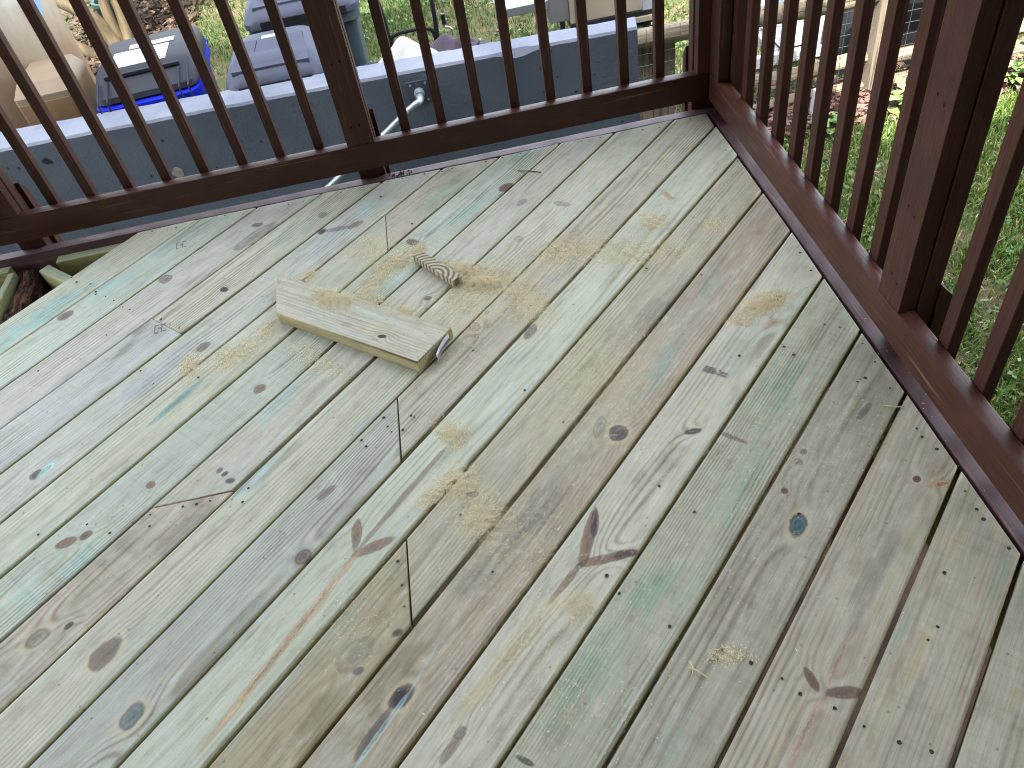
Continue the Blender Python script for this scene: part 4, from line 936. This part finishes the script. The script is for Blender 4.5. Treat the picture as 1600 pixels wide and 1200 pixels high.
MB().tube(L_((-.763, 2.2, -.372), (-.762, 2.2, -.315)), .0125, 10).build('crank_grip', M_blk, ct, True)
MB().tube(L_((-1.0, 2.2, -.78), (-.70, 2.2, -.78)), .15, 18).build('reel_drum', M_blk, ct, True)
def cloth(name, pts, hgt, rx, ry, mat, label, cat, seed):
    bm = bmesh.new(); bmesh.ops.create_grid(bm, x_segments=36, y_segments=24, size=1); rr = random.Random(seed); ph = [rr.uniform(0, 6) for _ in range(6)]
    for q in bm.verts:
        u_, v_ = q.co.x, q.co.y; d2 = u_*u_+v_*v_; f = max(0, 1-d2*.62)**.7
        z = hgt*f*(.72+.14*math.sin(3.1*u_+ph[0])+.12*math.sin(4.3*v_+ph[1]+u_*2))+.016*math.sin(4.6*u_+ph[2]+2.6*v_)*(1-d2*.4)+.012*math.sin(5.2*v_-3.7*u_+ph[3])
        q.co = Vector((u_*rx*(1+.1*math.sin(3*v_+ph[4])), v_*ry*(1+.1*math.sin(3*u_+ph[5])), max(z, .002)))
    geo_ = bmesh.ops.extrude_face_region(bm, geom=bm.faces[:])
    for q in [e for e in geo_['geom'] if isinstance(e, bmesh.types.BMVert)]: q.co.z += .008
    bmesh.ops.recalc_face_normals(bm, faces=bm.faces[:]); me = bpy.data.meshes.new(name); bm.to_mesh(me); bm.free()
    for p in me.polygons: p.use_smooth = True
    o = link(name, me, mat, None, label=label, category=cat); o.location = pts; return o
crate = thing('crate', 'low grey crate behind the wall holding up the white sack', 'crate', (-.98, 1.72, GZ))
MB().box(-.28, .42, -.17, .19, 0, .82, .01).build('body', M_dkl, crate)
cloth('sack', (-.985, 1.70, -.38), .15, .15, .11, simple('white_sack', lin(166, 166, 162), .7, .3, 0, .12, 14, .3, 40), 'crumpled white sack lying behind the wall by the black tubes', 'sack', 4)
cloth('cloth', (-.755, 1.80, -.38), .085, .14, .09, simple('plum_cloth', lin(66, 58, 68), .8, .2, 0, .2, 14, .3, 60), 'crumpled dark plum cloth below the crank handle', 'cloth', 9)

# ------------------------------------------------------------------ grill by the wall's end
GDY = 0.12
M_ss = simple('stainless', lin(170, 178, 190), .28, .5, .85, .05, 3); M_ssd = simple('grey_steel', lin(120, 122, 126), .4, .5, .5, .08, 8); M_ssb = simple('warm_steel', lin(150, 142, 126), .42, .5, .3, .08, 4)
gr = thing('grill', 'stainless outdoor grill with a side shelf behind the end of the wall', 'grill', (0.0, 0.12, 0.0))
MB().box(-.42, -.10, 2.60, 2.98, -.565, -.548, .004).build('side_shelf', M_ss, gr)
MB().box(-.42, -.10, 2.58, 2.598, -.60, -.549, .003).build('shelf_edge', M_ssd, gr)
MB().box(-.095, .03, 2.60, 3.1, -.70, -.45, .004).build('end_panel', M_ssd, gr)
MB().box(.032, .50, 2.58, 3.1, -.72, -.30, .005).build('door_panel', M_ssb, gr)
MB().box(.03, .60, 2.57, 3.1, -.752, -.722, .002).build('bottom_tray', M_blk, gr)
MB().box(.05, .56, 2.56, 3.08, -.79, -.756, .003).build('base_rail', M_ssb, gr)
for lx in (.075, .585): MB().box(lx, lx+.035, 2.56, 2.59, GZ, -.50, .002).build('leg', M_ssb, gr)
for lx, ly in ((.02, 2.95), (.585, 3.05)): MB().box(lx, lx+.035, ly, ly+.03, GZ, -.50, .002).build('leg', M_ssd, gr)
mb = MB()
for i in range(5): mb.tube([(.6025, 2.557, -.70-.055*i), (.6025, 2.561, -.70-.055*i)], .006, 8)
mb.build('holes', M_blk, gr, kind='stuff')
for x_ in (.24, .44): MB().tube([(x_-.03, 2.64, GZ+.24), (x_+.05, 2.64, GZ+.24)], .16, 22).build('wheel', M_blk, gr, True)
MB().box(.07, .58, 2.70, 2.74, GZ+.02, -.80).build('back_panel', M_blk, gr)
mb = MB()
for i in range(4): mb.box(.50+.0*i, .575, 2.63, 2.64, -.76-.035*i, -.745-.035*i)
mb.build('vent_slats', M_blk, gr, kind='stuff')

# ------------------------------------------------------------------ rail fence with wire
M_gw = weathered('grey_weathered_wood', lin(124, 113, 94), 0, 2.0); M_gwz = weathered('grey_weathered_post', lin(118, 108, 93), 2, 4.0)
fn = thing('fence', 'low weathered rail fence backed with wire mesh beyond the lawn', 'fence')
def log(x0, x1, y, z, ry, rz_, seed, name='rail'):
    rr = random.Random(seed); n = 14; vs = []; ns = 10
    for i in range(ns+1):
        s_ = i/ns; x = x0+(x1-x0)*s_; k = 1+.05*math.sin(s_*9+seed)
        for j in range(n):
            a = 2*math.pi*j/n; q = 1+.06*math.sin(3*a+seed+s_*2)
            vs.append((x, y+ry*k*q*math.cos(a), z+.012*math.sin(s_*5+seed)+rz_*k*q*math.sin(a)*(1 if math.sin(a) > 0 else .8)))
    fs = [(i*n+j, i*n+(j+1) % n, (i+1)*n+(j+1) % n, (i+1)*n+j) for i in range(ns) for j in range(n)]+[tuple(range(n-1, -1, -1)), tuple(ns*n+j for j in range(n))]
    return MB().add(vs, fs).build(name, M_gw, fn, True)
log(.12, 1.70, 1.98, -.60, .055, .058, 1); log(1.66, 3.4, 1.99, -.59, .05, .055, 2)
log(.93, 1.72, 1.99, -.985, .045, .045, 3); log(1.70, 3.4, 1.98, -.995, .045, .045, 4)
log(.93, 1.72, 1.97, -1.145, .035, .03, 5); log(1.70, 3.4, 1.99, -1.16, .035, .03, 6)
MB().box(1.645, 1.725, 1.90, 1.99, GZ-.05, .05, .008).build('fence_post', M_gwz, fn)
MB().box(3.35, 3.43, 1.90, 1.99, GZ-.05, .05, .008).build('fence_post', M_gwz, fn)
MB().box(.86, .94, 1.93, 2.02, GZ-.05, -.98, .008).build('fence_post', M_gwz, fn)
for i in range(3): MB().box(.10+.138*i, .10+.138*i+.134, 2.04, 2.06, GZ, -.66, .003).build('picket', M_gwz, fn)
M_wire = simple('wire', lin(110, 116, 118), .4, .5, .7, .1)
mb = MB(); yy = 1.925
for i in range(52):
    x = .12+.064*i
    if x > 3.4: break
    mb.box(x-.0009, x+.0009, yy-.0009, yy+.0009, GZ, -.52)
for j in range(11):
    z = GZ+.02+.066*j; mb.box(.10, 3.40, yy-.0035, yy-.0013, z-.0009, z+.0009)
mb.build('wire_mesh', M_wire, fn, kind='stuff')

# things beyond the fence
M_pale = simple('pale_cabinet', lin(176, 192, 204), .5, .4, 0, .06, 4); M_tarp = simple('black_tarp', lin(20, 20, 24), .45, .4, 0, .3, 5, .5, 14)
cb = thing('cabinet', 'pale blue grey cabinet on a white plinth behind the rail fence', 'cabinet', (1.62, 2.78, GZ))
MB().box(-.24, .02, -.22, .25, .10, .44, .01).build('body', M_pale, cb); MB().box(.05, .20, -.20, .25, .08, .46, .01).build('body', M_pale, cb)
MB().box(-.26, .04, -.235, .27, .44, .47, .008).build('lid', M_white, cb)
MB().box(-.75, .42, -.27, -.225, .02, .095, .006).build('plinth', M_white, cb); MB().box(-.28, .30, -.21, .28, 0, .078, .004).build('base', M_ssd, cb)
MB().box(-.03, .055, -.245, -.2, .098, .46, .004).build('corner_strip', M_white, cb)
st = thing('stake', 'short white stake standing at the mulch in front of the fence', 'stake', (1.27, 1.80, GZ))
MB().tube([(0, 0, -.05), (0, 0, .10), (.005, 0, .19)], .016, 10).build('shaft', M_white, st, True)
tp = thing('tarp_pile', 'pile under a black tarp with a blue strip behind the wire', 'tarp', (2.1, 2.55, GZ))
loft([(.95, .75, .1, 0, 0), (.9, .7, .12, .5, 0), (.7, .5, .15, .72, 0), (.4, .3, .1, .8, 0)]).build('cover', M_tarp, tp, True, 60)
MB().hexa([(-.26, -.375, .30), (-.22, -.375, .30), (-.10, -.37, .48), (-.15, -.37, .48)], [(-.26, -.36, .30), (-.22, -.36, .30), (-.10, -.355, .48), (-.15, -.355, .48)]).build('blue_strip', simple('blue_tarp', lin(40, 120, 200), .4, .5, 0, .2, 20), tp)
tp2 = thing('board_sheet', 'pale lavender sheet leaning behind the fence at the right edge', 'sheet', (3.0, 2.4, GZ), R(4))
MB().box(-.35, .5, -.01, .01, .25, 1.0, .003, Matrix.Rotation(R(-8), 4, 'X')).build('panel', simple('lavender_sheet', lin(196, 192, 206), .6, .3, 0, .05), tp2)
MB().box(-.3, .45, .03, .07, 0, .6, .003).build('prop', M_gwz, tp2)

# ------------------------------------------------------------------ mulch, grass, weeds
N = 7000; x = rng.uniform(.35, 4.2, N); y = 1.87+rng.normal(0, .11, N)+.02*np.sin(x*5); z = GZ+.01+.05*rng.random(N)
link('mulch', leaf_cloud(np.stack([x, y, z], 1), .04, .012, 'mulch', .3), leafmat('wood_mulch', lin(76, 52, 46), lin(132, 104, 96), .9), None, kind='stuff', label='reddish wood mulch along the foot of the rail fence', category='mulch')

def blades(x, y, h, name, c0, c1, label, wid=.0035):
    N = len(x); a = rng.random(N)*2*np.pi; lean = rng.uniform(.1, .75, N)*h; h = h*rng.uniform(.6, 1.3, N)
    B = np.stack([x, y, np.full(N, GZ)], 1); w_ = np.stack([np.cos(a), np.sin(a), np.zeros(N)], 1)*(wid*rng.uniform(.6, 1.4, N))[:, None]
    a2 = a+rng.normal(np.pi/2, .5, N); dl = np.stack([np.cos(a2), np.sin(a2), np.zeros(N)], 1)
    up = np.zeros((N, 3)); up[:, 2] = 1
    m = B+up*(h*.55)[:, None]+dl*(lean*.35)[:, None]; tp_ = B+up*h[:, None]*.92+dl*lean[:, None]
    V = np.concatenate([np.stack([B-w_, B+w_, m+w_*.85, m-w_*.85], 1), np.stack([m-w_*.85, m+w_*.85, tp_+w_*.12, tp_-w_*.12], 1)])
    tt = rng.random(N); dry = rng.random(N) < .04; tt = np.where(dry, 1.0, tt*.8)
    me = cloud_mesh(name, V, 4, np.concatenate([tt, tt]))
    q = NT(name+'_leaf'); at = q.n('Attribute'); at.attribute_name = 'tint'; pn = q.noise(q.obj(), 3.0, 3, .6)
    c = q.mix(q.ramp(at.outputs['Fac'], 0, .8, smooth=False), c0, c1); c = q.mix(q.ramp(pn, .3, .7, 0, .5), c, scal(c0, 1.3)); c = q.mix(q.math('GREATER_THAN', at.outputs['Fac'], .9), c, lin(150, 138, 96))
    q.set(color=c, rough=.55, spec=.35)
    tr = q.n('BsdfTranslucent'); q.put(tr.inputs[0], q.mix(.4, c, lin(160, 180, 60))); mx = q.n('MixShader'); mx.inputs[0].default_value = .16
    q.t.links.new(q.b.outputs[0], mx.inputs[1]); q.t.links.new(tr.outputs[0], mx.inputs[2]); q.t.links.new(mx.outputs[0], q.out.inputs[0])
    return link(name, me, q.m, None, kind='stuff', label=label, category='grass')
def field(x0, x1, y0, y1, dens, keepf):
    N = int((x1-x0)*(y1-y0)*dens); x = rng.uniform(x0, x1, N); y = rng.uniform(y0, y1, N); k = rng.random(N) < keepf(x, y); return x[k], y[k]
pat = lambda x, y: .5+.25*np.sin(x*3.1+1.3*np.sin(y*2.3))+.25*np.sin(y*4.2+1.7*np.sin(x*2.9))
x, y = field(-4.5, 1.6, 1.6, 8.5, 3800, lambda x, y: np.clip(pat(x, y)*1.3-.05, .25, 1)*np.clip((x+3.4)/.5+.0*y, .05, 1)*np.where((x < -1.95)&(x > -2.65)&(y < 4.3), .12, 1)*(1-.85*np.exp(-((x+.5)**2+(y-3.9)**2)/.05)))
blades(x, y, .05, 'grass', lin(32, 54, 20), lin(58, 88, 36), 'green lawn grass beyond the blue grey wall')
x, y = field(.5, 3.2, -1.6, 1.75, 10000, lambda x, y: np.clip(pat(x*2.6, y*2.6)*1.7-.35, .14, 1))
blades(x, y, .05, 'grass', lin(54, 82, 30), lin(118, 144, 66), 'patchy green lawn grass beside the right railing')
x, y = field(1.55, 4.5, 1.75, 6, 2500, lambda x, y: np.clip(pat(x, y), .2, 1)*.8)
blades(x, y, .05, 'grass', lin(44, 68, 24), lin(84, 108, 44), 'sunlit grass showing behind the rail fence')
# broad-leaved weeds in the lawn
N = 5200; x = rng.uniform(.58, 3.2, N); y = rng.uniform(-2.0, 1.7, N); k = pat(x*2.3+4, y*2.1) > .45; x, y = x[k], y[k]
c1 = np.stack([x, y, GZ+rng.uniform(.012, .05, len(x))], 1)
N = 7000; x = rng.uniform(-2.2, 1.2, N); y = rng.uniform(1.7, 6.5, N); k = pat(x*2.3, y*2.1) > .5; c2 = np.stack([x[k], y[k], GZ+rng.uniform(.012, .05, k.sum())], 1)
link('lawn_weeds', leaf_cloud(np.concatenate([c1, c2]), .017, .012, 'lawn_weeds', .35), leafmat('weed_leaf', lin(44, 72, 28), lin(92, 120, 66), .45), None, kind='stuff', label='small broad leaved weeds growing through the lawn', category='weeds')
# litter and twigs in the sparse right lawn
N = 9000; x = rng.uniform(.5, 3.2, N); y = rng.uniform(-2.0, 1.7, N)
link('grass_clippings', leaf_cloud(np.stack([x, y, GZ+rng.uniform(.005, .04, N)], 1), .022, .003, 'grass_clippings', .3), leafmat('dry_clipping', lin(110, 98, 72), lin(156, 142, 112), .8), None, kind='stuff', label='dry straw coloured clippings lying in the right lawn', category='clippings')
def plant(x, y, h, n, seed, label):
    t = thing('plant', label, 'plant', (x, y, GZ), 0, 'leafy plants along the fence'); rr = np.random.default_rng(seed)
    V = []
    for i in range(n):
        a = rr.random()*2*np.pi; l = rr.uniform(.06, .13); e = rr.uniform(.1, .9); b = np.array([rr.normal(0, .05), rr.normal(0, .05), rr.uniform(.2, 1)*h])
        dr = np.array([np.cos(a)*np.cos(e), np.sin(a)*np.cos(e), np.sin(e)*.7]); sd_ = np.array([-np.sin(a), np.cos(a), 0])*l*.28
        V.append([b, b+dr*l*.5-sd_, b+dr*l+np.array([0, 0, -.02]), b+dr*l*.5+sd_])
    link('leaves', cloud_mesh('leaves', np.array(V), 4, rr.random(n)), M_leaf, t)
    MB().tube([(0, 0, 0), (.01, 0, h*.5), (0, .01, h)], .005, 6).build('stem', bk.m, t)
M_leaf = leafmat('broad_leaf', lin(62, 94, 40), lin(130, 160, 88), .4)
plant(2.46, 1.70, .22, 46, 1, 'leafy green plant growing in the mulch at the right edge')
plant(1.78, 1.66, .14, 26, 2, 'small leafy plant at the foot of the fence post')
plant(1.30, 1.62, .12, 22, 3, 'small leafy plant in the mulch by the white stake')
